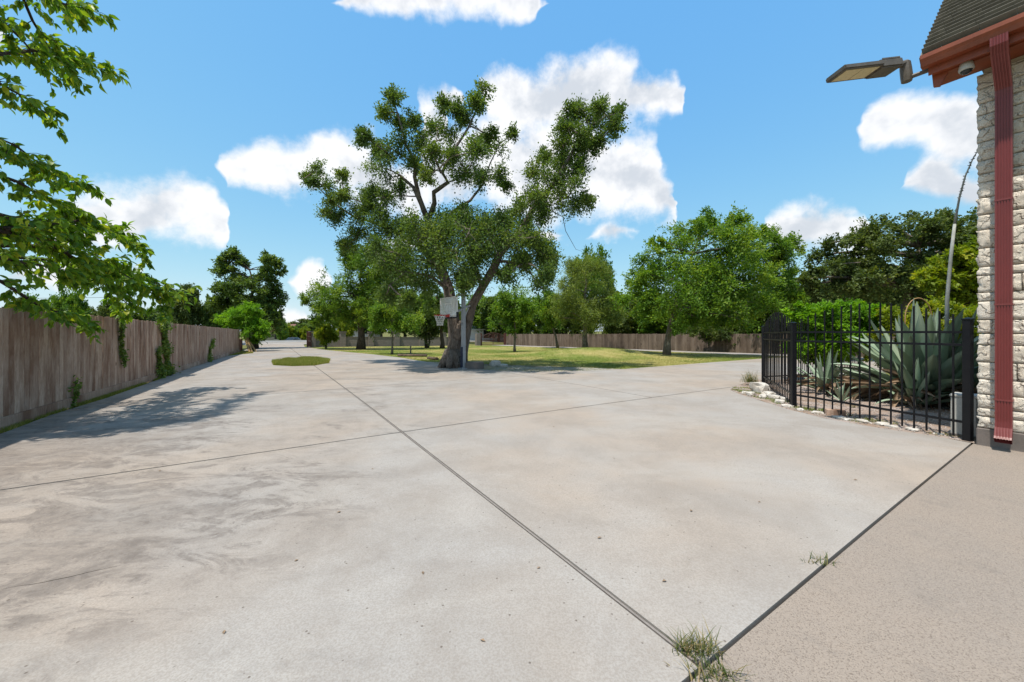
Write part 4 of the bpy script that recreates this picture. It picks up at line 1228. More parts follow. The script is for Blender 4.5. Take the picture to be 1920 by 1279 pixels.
# ================================================================== NEAR TREE overhanging from the left
def near_tree():
    bx, by = -11.2, 5.0; z = float(T(bx, by))
    root = thing('broadleaf_tree', 'broad-leaved tree whose leafy branches hang over the timber fence', 'tree', (bx, by, z))
    fork = Vector((bx + .3, by + .2, 2.6))
    tb = MB(); tb.tube(wob([Vector((bx, by, z - .08)), Vector((bx + .05, by, 1.0)), Vector((bx + .15, by + .1, 1.9)), fork, Vector((bx + .7, by + .4, 4.0)), Vector((bx + 1.1, by + .6, 5.6)), Vector((bx + 1.5, by + .7, 6.8))], .1), [.25, .2, .18, .17, .13, .09, .04], 10)
    tb.build('trunk', M['bark_dark'], root, True)
    S = [  # branches: pixel, pixel, distance
        [(-330, 130, 5.6), (-60, 110, 5.3), (60, 95, 5.1), (130, 108, 5.0), (195, 130, 4.9)],
        [(-120, 60, 5.2), (20, -50, 5.0), (60, 40, 5.0), (90, 88, 5.0), (150, 150, 4.9)],
        [(-80, -80, 5.2), (60, -25, 5.0), (120, 8, 4.9), (172, 18, 4.8)],
        [(-180, 110, 5.2), (-10, 150, 5.0), (50, 182, 4.9), (100, 222, 4.8)],
        [(-260, 340, 5.6), (-60, 275, 5.3), (40, 300, 5.1), (100, 322, 5.0), (160, 348, 4.9)],
        [(-120, 290, 5.4), (30, 342, 5.1), (100, 382, 5.0), (150, 402, 4.9)],
        [(-330, 400, 5.8), (-60, 430, 5.5), (60, 440, 5.3), (120, 470, 5.2), (190, 490, 5.1), (260, 520, 5.0), (335, 548, 4.9)],
        [(10, 430, 5.4), (150, 412, 5.1), (220, 432, 5.0), (272, 472, 4.9)],
        [(110, 462, 5.2), (200, 535, 5.0), (242, 572, 4.95)],
        [(-160, 500, 5.5), (0, 528, 5.3), (60, 568, 5.1), (110, 588, 5.0), (168, 606, 4.9)],
        [(200, 492, 5.1), (290, 555, 4.95), (312, 584, 4.9)],
        [(-200, 420, 5.5), (0, 400, 5.2), (80, 420, 5.0), (160, 450, 4.9)],
        [(-200, 470, 5.6), (0, 480, 5.3), (90, 500, 5.1), (170, 525, 5.0)],
        [(-220, 220, 5.4), (-20, 250, 5.2), (30, 270, 5.1), (70, 300, 5.0)],
        [(-220, 20, 5.4), (-20, 20, 5.2), (40, 75, 5.1), (85, 130, 5.0)]]
    def reach(px, py):                       # how far out the branch is: just on the near side of the fence
        k = (px - 960) / F; df = 4.584 / max(-k - .585, .25)
        return min(max((.86 if py > 390 else .84) * df, 4.7), 9.5 if py > 390 else 7.5)
    pts_all, ax_all, sz_all = [], [], []
    bt = MB(); tw = MB()
    for s in S:
        p = [P(a_, b_, reach(a_, b_)) for a_, b_, _ in s]
        st = Vector((bx + RNG.uniform(.2, 1.0), by + RNG.uniform(.1, .5), 2.6 + (p[0].z - 2.6) * .6))
        st.z = max(2.2, min(6.0, st.z))
        pp = wob(resample([st] + p, .20), .04, s[0][1]); m = len(pp)
        bt.tube(pp, [.05 * (1 - .9 * i / (m - 1)) + .003 for i in range(m)], 6)
        d0 = int(m * .35)
        for i in range(d0, m):
            t = (i - d0) / (m - d0)
            d = (pp[min(i + 1, m - 1)] - pp[i - 1]).normalized()
            for j in range(3):
                side = Vector(RNG.normal(0, 1, 3)); side.z *= .45; side = (side - d * side.dot(d)).normalized()
                e = pp[i] + (side * .8 + d * .7).normalized() * RNG.uniform(.12, .42) * (1.15 - .6 * t) * pp[i].y / 5 - Vector((0, 0, .05))
                tw.tube([pp[i], pp[i].lerp(e, .5) + Vector((0, 0, .02)), e], [.005, .004, .002], 4, False)
                nl = int(RNG.integers(7, 13))
                for k in range(nl):
                    f = RNG.uniform(.2, 1.05)
                    pts_all.append(pp[i].lerp(e, f)); v = (e - pp[i]).normalized() * .5 + Vector(RNG.normal(0, .5, 3)) + Vector((0, 0, -.45)); ax_all.append(v); sz_all.append(max(pp[i].y, 3.5) / 5.2)
    bt.build('branches', M['bark_dark'], root, True); stuff(tw.build('twigs', M['bark_dark'], root))
    # broad pointed leaves, bent along the midrib
    def leafmesh(i):
        L_ = 1.0; rows = [(0, .02), (.12, .16), (.34, .27), (.56, .25), (.8, .12), (1, 0.0)]
        vs, fs = [], []
        for t, w in rows:
            zc = -.20 * t * t * (1 + .5 * i)
            vs += [(t, w, zc + w * (.2 + .25 * i)), (t, 0, zc), (t, -w, zc + w * (.2 + .25 * i))]
        for r_ in range(len(rows) - 1):
            a = r_ * 3; fs += [(a, a + 3, a + 4, a + 1), (a + 1, a + 4, a + 5, a + 2)]
        return np.array(vs), fs
    n = len(pts_all)
    px = np.array([960 + F * p.x / p.y for p in pts_all]); vis = px > 4
    order = np.argsort([p.y if v else 99 for p, v in zip(pts_all, vis)])
    singles = set(int(i) for i in order[:300])
    base = []
    for i in range(3):
        V, Fc = leafmesh(i)
        for tt in (.1, .3, .5, .7, .95):
            me = bpy.data.meshes.new('leaf'); me.from_pydata([tuple(v) for v in V], [], Fc); me.materials.append(M['near_leaf'])
            a = me.attributes.new('tint', 'FLOAT', 'POINT'); a.data.foreach_set('value', [tt] * len(V))
            me.polygons.foreach_set('use_smooth', [True] * len(me.polygons)); base.append(me)
    VV, QQ, TT = [], [], []; off = 0
    holder = bpy.data.objects.new('foliage', None); COL.objects.link(holder); holder.parent = root; holder.matrix_parent_inverse = world_of(root).inverted()
    for i in range(n):
        x = ax_all[i].normalized(); up = Vector((RNG.normal(0, .6), RNG.normal(0, .6), 1)); y = up.cross(x).normalized(); zz = x.cross(y)
        R = Matrix((x, y, zz)).transposed(); s = RNG.uniform(.065, .135) * sz_all[i] ** .8
        if i in singles:
            put('leaf', base[int(RNG.choice(15, p=np.array([.2, .28, .26, .16, .1] * 3) / 3))], holder, pts_all[i], R.to_euler(), (s, s, s))
        else:
            V, Fc = leafmesh(i % 3); W = (V * s) @ np.array(R.transposed()) + np.array(pts_all[i])
            VV.append(W); QQ.append(np.array(Fc) + off); off += len(V); TT.append(np.full(len(V), np.clip(RNG.normal(.4, .24), 0, 1)))
    me = npmesh('leaves', np.concatenate(VV), np.concatenate(QQ), M['near_leaf'], np.concatenate(TT), True)
    stuff(put('leaves', me, holder))
    # the rest of the crown, over and behind the fence
    cl = []
    for i in range(60):
        c = np.array((bx + RNG.uniform(-2.4, 2.0), by + RNG.uniform(-2.6, 1.2), RNG.uniform(3.4, 8.0)))
        if c[0] > -1.62 * c[1] - .6 and c[1] > 0: continue
        cl.append((c, RNG.uniform(.5, .8)))
    p, a, t = clump_points(cl, 120, 8, .2)
    put('crown', leaves('crown', p, a, .13, M['near_leaf'], aspect=.65, tint=t), root)
near_tree()

# ================================================================== BASKETBALL HOOP
def add_hoop():
    x, y = G(869, 692); z = float(T(x, y))
    x0 = Vector((x, y, z))
    root = thing('basketball_hoop', 'grey-poled basketball hoop with clear backboard and red rim beside the oak', 'basketball hoop', x0)
    fw = Vector((-.776, -.63, 0)).normalized()          # the way the board faces
    sd_ = Vector((-fw.y, fw.x, 0)); up = Vector((0, 0, 1))
    R = Matrix((sd_, fw, up)).transposed(); s = y / F
    H = 3.28
    MB().box(x0 + up * (H / 2), (.14, .14, H), R).build('pole', M['galv'], root)
    MB().box(x0 + up * .02, (.34, .34, .05), R).build('base_plate', M['galv'], root)
    MB().box(x0 + up * .52 + fw * .09, (.12, .06, .85), R).build('crank_housing', M['bluepad'], root)
    mb = MB(); mb.tube([x0 + up * .55 + fw * .12, x0 + up * .55 + fw * .2, x0 + up * .3 + fw * .2 + sd_ * .05, x0 + up * .3 + fw * .3 + sd_ * .05], .016, 6); mb.build('crank_handle', M['black'], root)
    bc = x0 + fw * .72 + up * 2.60                      # centre of the board
    bw, bh = 1.37, .82
    for k in (-1, 1):
        for (zt, zb_) in ((3.22, 2.95), (2.72, 2.28)):
            MB().bar(x0 + sd_ * (.09 * k) + up * zt - (fw * .28 if zt < 3 else fw * 0), bc + sd_ * (.09 * k) - fw * .03 + up * (zb_ - 2.60), .03, .06).build('arm', M['galv'], root)
    MB().bar(x0 - fw * .25 + up * 2.62, x0 + fw * .1 + up * 1.9, .03, .05).build('brace', M['galv'], root)
    MB().box(x0 + up * 2.0 - fw * .1, (.05, .06, .5), R).build('spring_tube', M['black'], root)
    bd = MB().box(bc, (bw - .06, .012, bh - .06), R).build('backboard', M['acrylic'], root)
    for o, sz in ((up * (bh / 2), (bw + .04, .035, .045)), (up * (-bh / 2), (bw + .04, .035, .045)), (sd_ * (bw / 2), (.045, .037, bh)), (sd_ * (-bw / 2), (.045, .037, bh))):
        MB().box(bc + o, sz, R).build('frame', M['white'], bd)
    for o, sz in ((up * .17, (.61, .004, .05)), (up * (-.23), (.61, .004, .05)), (sd_ * .28 + up * (-.03), (.05, .0044, .40)), (sd_ * (-.28) + up * (-.03), (.05, .0044, .40))):
        MB().box(bc + o + fw * .009, sz, R).build('target_square', M['white'], bd)
    for k in (-1, 1):
        MB().box(bc + sd_ * (k * .34) - up * (bh / 2 + .02), (.72, .06, .06), R).build('edge_pad', M['black'], bd)
        MB().box(bc + sd_ * (k * (bw / 2 + .012)) - up * (bh / 2 - .09), (.05, .065, .22), R).build('edge_pad', M['black'], bd)
    rc = bc + fw * .40 - up * .33
    rim = MB(); pts = [rc + (sd_ * math.cos(a) + fw * math.sin(a)) * .235 for a in [i / 24 * 2 * math.pi for i in range(25)]]
    rim.tube(pts, .017, 6, False); rim.box(bc + fw * .09 - up * .35, (.17, .17, .09), R); rim.box(bc + fw * .016 - up * .36, (.2, .02, .16), R)
    rm = rim.build('rim', M['rimred'], root)
    net = MB(); n = 12
    for k in range(n):
        for dr in (1, -1):
            p = []
            for j in range(6):
                a = (k + dr * j * .5) / n * 2 * math.pi; rr = .228 - .105 * min(1, j / 3.6)
                p.append(rc + (sd_ * math.cos(a) + fw * math.sin(a)) * rr - up * (.085 * j))
            net.tube(p, .0085, 4, False)
    net.build('net', M['netwhite'], rm)
    # concrete footing block beside the pole
    o = MB(); o.box((0, 0, .12), (.78, .5, .34)); me = bevel(o.mesh('footing_block', M['foundation']), .03, 2)
    b = put('footing_block', me, None, (x0.x + .46, x0.y + .2, z), (0, 0, .1)); tag(b, 'grey concrete block on the grass against the hoop pole', 'block')
add_hoop()


# ================================================================== WALL, GATES, REAR FENCE
def add_wall():
    root = thing('block_wall', 'low grey concrete block wall with taller pillars along the street side', 'wall', (*XY(51, 8), float(T(*XY(51, 8)))))
    vs = [4.1 + 3.35 * k for k in range(7)]
    for i, v in enumerate(vs):
        z = float(T(*XY(51, v))); mb = MB(); ubox(mb, 50.7, 51.3, v - .32, v + .32, z - .3, z + 1.75); pl = mb.build('pillar', M['block'], root)
        mb = MB(); ubox(mb, 50.64, 51.36, v - .38, v + .38, z + 1.75, z + 1.87); mb.build('cap', M['foundation'], pl)
        if i < len(vs) - 1:
            z2 = float(T(*XY(51, vs[i + 1]))); zz = min(z, z2)
            mb = MB(); ubox(mb, 50.9, 51.1, v + .32, vs[i + 1] - .32, zz - .3, zz + 1.18); pn = mb.build('wall_panel', M['block'], root)
            mb = MB(); ubox(mb, 50.86, 51.14, v + .322, vs[i + 1] - .322, zz + 1.18, zz + 1.25); mb.build('coping', M['foundation'], pn)
add_wall()


def gate_leaf(mb_post, root, a, b, z, H, arch, mat, nb):
    """frame, bars and arched top rail between plan points a and b"""
    a, b = Vector(a), Vector(b); top = lambda t: H + arch * math.sin(math.pi * .5 * t)
    pts = [a.lerp(b, t / 10) for t in range(11)]
    MB().tube([(p.x, p.y, z + top(i / 10)) for i, p in enumerate(pts)], .04, 6).build('top_rail', mat, root)
    for h in (.12, .75, 1.25):
        MB().bar((a.x, a.y, z + h), (b.x, b.y, z + h), .05, .06).build('rail', mat, root)
    for k in range(nb + 1):
        t = k / nb; p = a.lerp(b, t); w = .06 if k in (0, nb) else .03
        MB().box((p.x, p.y, z + (.08 + top(t)) / 2), (w, w, top(t) - .08)).build('bar', mat, root)


def add_gates():
    # second gate, closed, at the end of the loop drive
    z = float(T(*XY(51, 30)))
    root = thing('iron_gate', 'reddish-brown iron double gate with arched top at the end of the loop drive', 'gate', (*XY(51, 29.0), z))
    v0, v1 = 26.9, 31.2
    for v in (v0, v1):
        mb = MB(); ubox(mb, 50.86, 51.14, v - .14, v + .14, z - .2, z + 1.85); mb.build('gate_post', M['browniron'], root)
    vm = (v0 + v1) / 2
    gate_leaf(None, root, XY(51, v0 + .16), XY(51, vm - .03), z, 1.35, .55, M['browniron'], 12)
    gate_leaf(None, root, XY(51, v1 - .16), XY(51, vm + .03), z, 1.35, .55, M['browniron'], 12)
    for sgn in (-1, 1):
        c = Vector((*XY(50.97, vm + sgn * .5), z + 1.35))
        MB().tube([c + Vector((VA.x * math.cos(t) * .3, VA.y * math.cos(t) * .3, math.sin(t) * .3)) for t in [i / 12 * 6.283 for i in range(13)]], .035, 5).build('scroll', M['browniron'], root)
    mb = MB(); ubox(mb, 50.7, 51.3, v0 - .85, v0 - .2, z - .2, z + 1.8); o = mb.build('gate_pillar', M['block']); tag(o, 'square block pillar beside the reddish-brown double gate', 'pillar')
    # first gate: open leaf seen edge-on at the drive's end
    z = float(T(*XY(51, 3.5)))
    root = thing('iron_gate', 'brown iron gate leaf standing open against the block pillar at the drive mouth', 'gate', (*XY(50.4, 3.55), z))
    gate_leaf(None, root, XY(50.55, 3.55), XY(48.2, 3.75), z, 1.75, .05, M['browniron'], 10)
    mb = MB(); ubox(mb, 50.5, 50.68, 3.45, 3.65, z - .2, z + 1.9); mb.build('gate_post', M['browniron'], root)
    # rough board screen and boards on the left of the drive mouth
    z = float(T(*XY(50, -2.4)))
    root = thing('board_screen', 'short grey board screen with red-brown panel at the left of the drive mouth', 'fence', (*XY(48, -2.6), z))
    for k, (u, v, h, w) in enumerate([(50.2, -2.0, 1.95, .2), (49.6, -2.05, 1.7, .18), (49.0, -2.1, 1.8, .18), (48.2, -2.15, .75, .16)]):
        mb = MB(); ubox(mb, u - w / 2, u + w / 2, v - .08, v + .08, z - .2, z + h); mb.build('post', M['wood_rear'], root)
    for k in range(7):
        u = 47.6 - k * .62
        mb = MB(); ubox(mb, u - .30, u + .30, -2.62, -2.58, z - .1, z + 1.05 + .04 * (k % 3)); mb.build('panel_board', M['redboard'], root)
    mb = MB(); ubox(mb, 43.2, 48.4, -2.66, -2.63, z + .2, z + .3); mb.build('rail', M['redboard'], root)
    mb = MB(); ubox(mb, 48.1, 50.3, -2.10, -2.06, z + .9, z + 1.05); mb.build('rail', M['wood_rear'], root)
    # planks leaning at the end of the fence
    for k, (p, q_) in enumerate([((457, 627, 33.0), (468, 653, 32.4)), ((460, 626, 33.2), (473, 653, 32.6)), ((463, 632, 33.4), (480, 652, 32.9))]):
        a = P(*p); b = P(*q_); b.z = float(T(b.x, b.y)) + .0; mb = MB(); mb.bar(b, a, .13, .05); o = mb.build('plank', M['lumber'])
        tag(o, 'tan plank leaning at the end of the timber fence', 'plank', 'planks leaning at the fence end')
add_gates()


def add_rear_fence():
    pl = [XY(51.5, 31.7), XY(50.2, 32.8), XY(38, 34.2), XY(22, 36.6), XY(10, 38.2), XY(-6, 40)]
    root = thing('rear_fence', 'long brown board fence along the far side of the lawn', 'fence', (*XY(22, 36.6), float(T(*XY(22, 36.6)))))
    vars_ = []
    for k in range(5):
        mb = MB()
        for i in range(17):
            h = 1.80 + RNG.uniform(-.025, .025); mb.box((.143 * (i + .5) - 1.2155, RNG.uniform(-.004, .004), h / 2), (.137, .02, h))
        me = mb.mesh('boards', M['wood_rear']); a_ = me.attributes.new('tint', 'FLOAT', 'POINT'); a_.data.foreach_set('value', np.repeat(RNG.uniform(0, 1, 17) ** 1.3, 8)); vars_.append(me)
    for a, b in zip(pl, pl[1:]):
        a, b = Vector(a), Vector(b); L_ = (b - a).length; n = max(1, round(L_ / 2.43)); d = (b - a) / L_; w = L_ / n
        for i in range(n):
            c = a + d * (w * (i + .5)); z = float(T(c.x, c.y)); sl = (float(T(*(c + d))) - float(T(*(c - d)))) / 2
            stuff(put('boards', random.choice(vars_), root, (c.x, c.y, z - .06), (0, -math.atan(sl), math.atan2(d.y, d.x)), (w / 2.431, 1, 1)))
            e = a + d * (w * i); nn = Vector((-d.y, d.x)); e2 = e - nn * .07 if nn.dot(VA) < 0 else e + nn * .07
            MB().box((e2.x, e2.y, float(T(e2.x, e2.y)) + .85), (.09, .09, 1.9)).build('post', M['wood_rear'], root)
add_rear_fence()


# ================================================================== BEYOND: buildings, car, pole
def building(name, label, px, d, w, dep, h, rh, wall, roof, rot=0.0, over=.4, openings=()):
    x = (px - 960) / F * d; z = float(T(x, d)) - .05
    root = thing(name, label, 'building', (x, d, z)); R = Matrix.Rotation(rot, 3, 'Z'); o = Vector((x, d, z))
    MB().box(o + Vector((0, 0, h / 2 - .1)), (w, dep, h + .2), R).build('wall', wall, root)
    W, D_ = w / 2 + over, dep / 2 + over
    vs = [R @ Vector(p) + o for p in [(-W, -D_, h), (W, -D_, h), (W, D_, h), (-W, D_, h), (-W, 0, h + rh), (W, 0, h + rh), (-W, -D_, h + .18), (W, -D_, h + .18), (W, D_, h + .18), (-W, D_, h + .18), (-W, 0, h + rh + .18), (W, 0, h + rh + .18)]]
    mb = MB(); mb.add(vs, [(6, 7, 11, 10), (8, 9, 10, 11), (0, 4, 5, 1), (2, 5, 4, 3), (0, 1, 7, 6), (2, 3, 9, 8), (0, 6, 10, 4), (4, 10, 9, 3), (1, 5, 11, 7), (5, 2, 8, 11)]); mb.build('roof', roof, root)
    for (ox, oz, ow, oh, nm) in openings:
        c = o + R @ Vector((ox, -dep / 2 - .01, oz)); wn = MB().box(c, (ow, .06, oh), R).build(nm, M['carglass'], root)
        MB().box(o + R @ Vector((ox, -dep / 2 - .03, oz - oh / 2 - .05)), (ow + .2, .12, .1), R).build('sill', M['white'], wn)
building('street_house', 'low house with dull red roof and open porch across the street', 512, 96, 9, 8, 3.0, 1.6, M['housewall'], M['houseroof'], .3, .8, [(-2, 1.4, 2.6, 2.0, 'garage_opening'), (2.2, 1.6, 1.6, 1.3, 'window')])
building('white_house', 'white house partly hidden behind the block wall and cypress', 668, 66, 7, 7, 2.9, 1.7, M['white'], M['houseroof'], .5, .5, [(-1.8, 1.8, 1.3, 1.2, 'window'), (1.2, 1.8, 1.3, 1.2, 'window')])
building('tin_shed', 'long pale metal-roofed shed beyond the second gate', 925, 78, 13, 7, 2.1, 1.2, M['tin'], M['tin'], .35, .4, [(-2, 1.3, 2.2, 1.6, 'window')])


def add_car():
    x, d = P(548, 634, 84).x, 84.0; z = float(T(x, d))
    root = thing('parked_car', 'dark car facing the drive mouth across the street', 'car', (x, d, z)); o = Vector((x, d, z))
    def loft(rows):
        vs, fs = [], []
        for y, w0, z0, w1, z1 in rows: vs += [o + Vector(p) for p in ((-w0, y, z0), (w0, y, z0), (w1, y, z1), (-w1, y, z1))]
        for i in range(len(rows) - 1):
            for k in range(4): a, b = i * 4 + k, i * 4 + (k + 1) % 4; fs.append((a, b, b + 4, a + 4))
        m = (len(rows) - 1) * 4
        return vs, fs + [(3, 2, 1, 0), (m, m + 1, m + 2, m + 3)]
    mb = MB(); mb.add(*loft([(-2.3, .78, .35, .72, .75), (-2.1, .92, .25, .86, .92), (-1.0, .95, .25, .92, 1.02), (1.6, .95, .25, .92, 1.05), (2.25, .9, .3, .84, 1.0)])); body = mb.build('body', M['carpaint'], root)
    mb = MB(); mb.add(*loft([(-1.05, .86, 1.0, .84, 1.03), (-.35, .88, 1.0, .68, 1.52), (1.0, .88, 1.0, .68, 1.56), (1.9, .86, 1.0, .66, 1.2)])); mb.build('cabin', M['carpaint'], root)
    ws = MB(); ws.add([o + Vector(p) for p in ((-.76, -1.02, 1.06), (.76, -1.02, 1.06), (.64, -.42, 1.48), (-.64, -.42, 1.48))], [(0, 1, 2, 3)]); ws.build('windscreen', M['carglass'], root)
    for sx in (-1, 1):
        MB().box(o + Vector((sx * .62, -2.27, .68)), (.3, .1, .16)).build('headlight', M['white'], root)
        MB().box(o + Vector((sx * 1.0, -.85, 1.08)), (.2, .12, .14)).build('mirror', M['carpaint'], root)
        MB().box(o + Vector((sx * .795, .3, 1.27)), (.03, 1.3, .3), Matrix.Rotation(sx * -.36, 3, 'Y')).build('side_window', M['carglass'], root)
        for yy in (-1.4, 1.45):
            w = MB().tube([o + Vector((sx * .72, yy, .33)), o + Vector((sx * .97, yy, .33))], .33, 16).build('wheel', M['black'], root)
            MB().tube([o + Vector((sx * .96, yy, .33)), o + Vector((sx * .98, yy, .33))], .2, 12).build('rim', M['galv'], w)
add_car()


def add_pole():
    d = 47; b = P(371, 640, d); z = float(T(b.x, d)); x = b.x
    root = thing('utility_pole', 'dark wooden utility pole beyond the timber fence', 'pole', (x, d, z))
    zt = P(371, 543, d).z
    MB().tube([(x, d, z - .2), (x, d, zt)], [.17, .12], 10).build('shaft', M['bark_dark'], root)
    MB().box((x, d, zt - .35), (.4, .12, .1)).build('crossarm', M['bark_dark'], root)
    for k, (dz, l) in enumerate(((-.4, 1), (-2.4, 1), (-3.3, 1))):
        for s in (-1, 1):
            a = Vector((x, d, zt + dz)); e = a + Vector((s * 42, s * 14, 1.0)); pts = [a.lerp(e, t / 14) - Vector((0, 0, 1.6 * 4 * (t / 14) * (1 - t / 14))) for t in range(15)]
            if s < 0: MB().tube(pts, .022, 4).build('cable', M['black'], root)
add_pole()


# ================================================================== PLANTING BED: agaves, stalk, cabinet, rocks
def agave_mesh(bend, curl, name, mat, wmax=.125, thick=.035):
    """leaf of unit length along +x, channelled, tapering to a spine"""
    n = 14; vs, fs = [], []; x = z = 0.0; a = 0.0
    for i in range(n + 1):
        t = i / n
        w = wmax * (.75 + .5 * math.sin(min(1, t / .45) * math.pi / 2) - .25) * (1 - max(0, (t - .4) / .6) ** 1.8) + .002
        th = thick * (1 - t) ** .8 + .003
        nx_, nz_ = -math.sin(a), math.cos(a)
        for s in (-1, -.5, 0, .5, 1):
            h = curl * w * abs(s) ** 1.5
            vs.append((x + nx_ * h, s * w, z + nz_ * h))
        for s in (1, .5, 0, -.5, -1):
            h = curl * w * abs(s) ** 1.5 - th * (1 - abs(s) ** 2)
            vs.append((x + nx_ * h, s * w, z + nz_ * h))
        st = 1 / n; x += math.cos(a) * st; z += math.sin(a) * st; a += bend / n * (.4 + 1.2 * t)
    for i in range(n):
        for k in range(10):
            p, q_ = i * 10 + k, i * 10 + (k + 1) % 10; fs.append((p, q_, q_ + 10, p + 10))
    mb = MB(); mb.add(vs, fs); return mb.mesh(name, mat, True)
AG = [agave_mesh(b, c, 'leaf', M['agave'], w * .8, .028) for b, c, w in ((.15, .5, .105), (-.25, .4, .11), (-.6, .35, .115), (.3, .45, .10), (-1.0, .3, .11), (-.1, .55, .12))]
AD = [agave_mesh(b, c, 'dead_leaf', M['deadleaf'], .055, .012) for b, c in ((-.8, 1.0), (-1.3, 1.4), (-.3, 1.2))]


def agave(label, c, n, size, dead=0, seed=1, lo=-5, hi=86):
    z = float(T(*c)); r = random.Random(seed)
    root = thing('agave', label, 'agave', (c[0], c[1], z))
    for i in range(n):
        t = i / (n - 1); el = math.radians(hi + (lo - hi) * t ** .9 + r.uniform(-7, 7)); az = i * 2.39996 + r.uniform(-.2, .2)
        L_ = size * (1.0 - .25 * t) * r.uniform(.82, 1.1)
        me = AG[r.randrange(6)] if t > .25 else AG[r.choice((0, 3, 5))]
        rad = .10 * size * (.4 + t)
        b = (c[0] + math.cos(az) * rad, c[1] + math.sin(az) * rad, z + .12 * size * (1 - .55 * t))
        Rm = Matrix.Rotation(az, 3, 'Z') @ Matrix.Rotation(-el, 3, 'Y') @ Matrix.Rotation(r.uniform(-.35, .35), 3, 'X')
        put('leaf', me, root, b, Rm.to_euler(), (L_, L_ * r.uniform(.85, 1.1), L_))
    for i in range(dead):
        az = math.radians(r.uniform(120, 275)); el = math.radians(r.uniform(-8, 22)); L_ = size * r.uniform(.45, .85)
        Rm = Matrix.Rotation(az, 3, 'Z') @ Matrix.Rotation(-el, 3, 'Y') @ Matrix.Rotation(r.uniform(-.8, .8), 3, 'X')
        h = r.uniform(.05, .42)
        put('dead_leaf', r.choice(AD), root, (c[0] + math.cos(az) * .25, c[1] + math.sin(az) * .25, z + h), Rm.to_euler(), (L_, L_, L_))
AC = Vector((9.62, 8.8))
agave('great blue-green agave with a skirt of dry leaves behind the iron fence', AC, 92, 2.0, 46, 4, 8)
agave('mid-sized agave rosette left of the great agave', Vector((8.35, 10.0)), 22, 1.05, 16, 7, 5)
agave('upright agave rosette between the great agave and the iron fence', Vector((8.75, 8.15)), 20, .95, 6, 12, 18)
agave('small agave pup on the gravel at the great agave\'s foot', Vector((7.55, 8.6)), 10, .48, 0, 9, 15)


def add_stalk():
    d = 8.9
    pts = [P(1773, 690, d), P(1776, 560, d), P(1783, 480, d - .1), P(1790, 420, d - .2), P(1799, 370, d - .35), P(1810, 330, d - .5), P(1824, 298, d - .65), P(1842, 268, d - .8), P(1862, 246, d - .95)]
    pts[0].z = float(T(pts[0].x, pts[0].y)) - .05
    root = thing('flower_stalk', 'tall thin grey stalk arching from the agaves over towards the house', 'stalk', pts[0])
    MB().tube(pts[:4], [.038, .036, .031, .026], 8).build('stem', M['stalk'], root, True)
    MB().tube(pts[3:], [.026, .02, .016, .013, .01, .007], 6).build('tip', M['stalk'], root, True)
    mb = MB(); r = random.Random(4); pp = resample(pts[4:], .06)
    for i, p in enumerate(pp):
        for k in range(4):
            a = r.uniform(0, 6.28); e = p + Vector((math.cos(a), math.sin(a), r.uniform(-.3, .6))) * .035; mb.tube([p, e], [.009, .005], 4)
    mb.build('seed_pods', M['bark_grey'], root)
    c = P(1722, 575, 9.6); pts = [c + Vector((math.cos(t) * .34 * 1, .0, math.sin(t) * .52 - .3)) for t in [math.pi * i / 12 for i in range(13)]]
    pts = [Vector((pts[0].x, pts[0].y, float(T(pts[0].x, pts[0].y)) - .05))] + pts + [Vector((pts[-1].x, pts[-1].y, float(T(pts[-1].x, pts[-1].y)) - .05))]
    o = MB().tube(pts, .012, 6).build('bent_cane', M['lumber'], None, True); tag(o, 'thin tan cane bent into a hoop above the agave leaves', 'cane')
add_stalk()


def add_cabinet():
    c = Vector((6.93, 5.74)); z = float(T(*c))
    root = thing('utility_cabinet', 'pale grey utility cabinet between the iron end post and the stone wall', 'cabinet', (c.x, c.y, z))
    R = Matrix.Rotation(ANG - math.pi / 2, 3, 'Z')
    me = bevel(MB().box((c.x, c.y, z + .30), (.36, .26, .62), R).mesh('body', M['box']), .012, 2); put('body', me, root)
    me = bevel(MB().box((c.x, c.y, z + .625), (.385, .285, .035), R).mesh('lid', M['box']), .008, 2); put('lid', me, root)
    MB().box((c.x, c.y, z + .01), (.42, .32, .08), R).build('plinth', M['foundation'], root)
add_cabinet()


def rock(label, x, y, s, seed, flat=.6, name='rock', group=None, mat='rock', sink=.25):
    bm = bmesh.new(); bmesh.ops.create_icosphere(bm, subdivisions=3, radius=1); o = Vector((seed * 7.3, seed * 3.1, seed))
    for v in bm.verts:
        n = noise.noise(v.co * 1.1 + o) * .45 + noise.noise(v.co * 2.7 + o) * .22 + noise.noise(v.co * 7 + o) * .07
        v.co *= 1 + n
        v.co = Vector((max(-.85, min(.85, v.co.x)), max(-.8, min(.8, v.co.y)), max(-.7, min(.75, v.co.z))))
    for v in bm.verts: v.co = Vector((v.co.x * s, v.co.y * s * .75, v.co.z * s * flat))
    me = bpy.data.meshes.new(name); bm.to_mesh(me); bm.free(); me.materials.append(M[mat])
    ob = put(name, me, None, (x, y, float(T(x, y)) + s * flat * (.7 - sink)), (0, 0, seed * 1.7)); tag(ob, label, 'rock', group); return ob
gr = 'pale rocks at the fence corner'
x, y = G(1426, 736); rock('largest pale limestone rock at the corner of the iron fence', x, y, .27, 1, .8)
for i, (px, py, s) in enumerate([(1442, 744, .17), (1453, 749, .14), (1408, 742, .13), (1462, 756, .11), (1430, 747, .12), (1398, 739, .10), (1470, 752, .12)]):
    x, y = G(px, py); rock('small pale limestone rock at the corner of the iron fence', x, y, s, i + 2, .6, group=gr)
for i, (px, py, s) in enumerate([(1478, 763, .14), (1500, 769, .10), (1532, 775, .11), (1575, 785, .13), (1590, 788, .10), (1618, 792, .12), (1655, 797, .13), (1672, 801, .09), (1712, 807, .12), (1760, 815, .07)]):
    x, y = G(px, py); rock('flat white edging stone along the foot of the iron fence', x, y, s, i + 20, .28, 'edging_stone', 'edging stones along the bed')
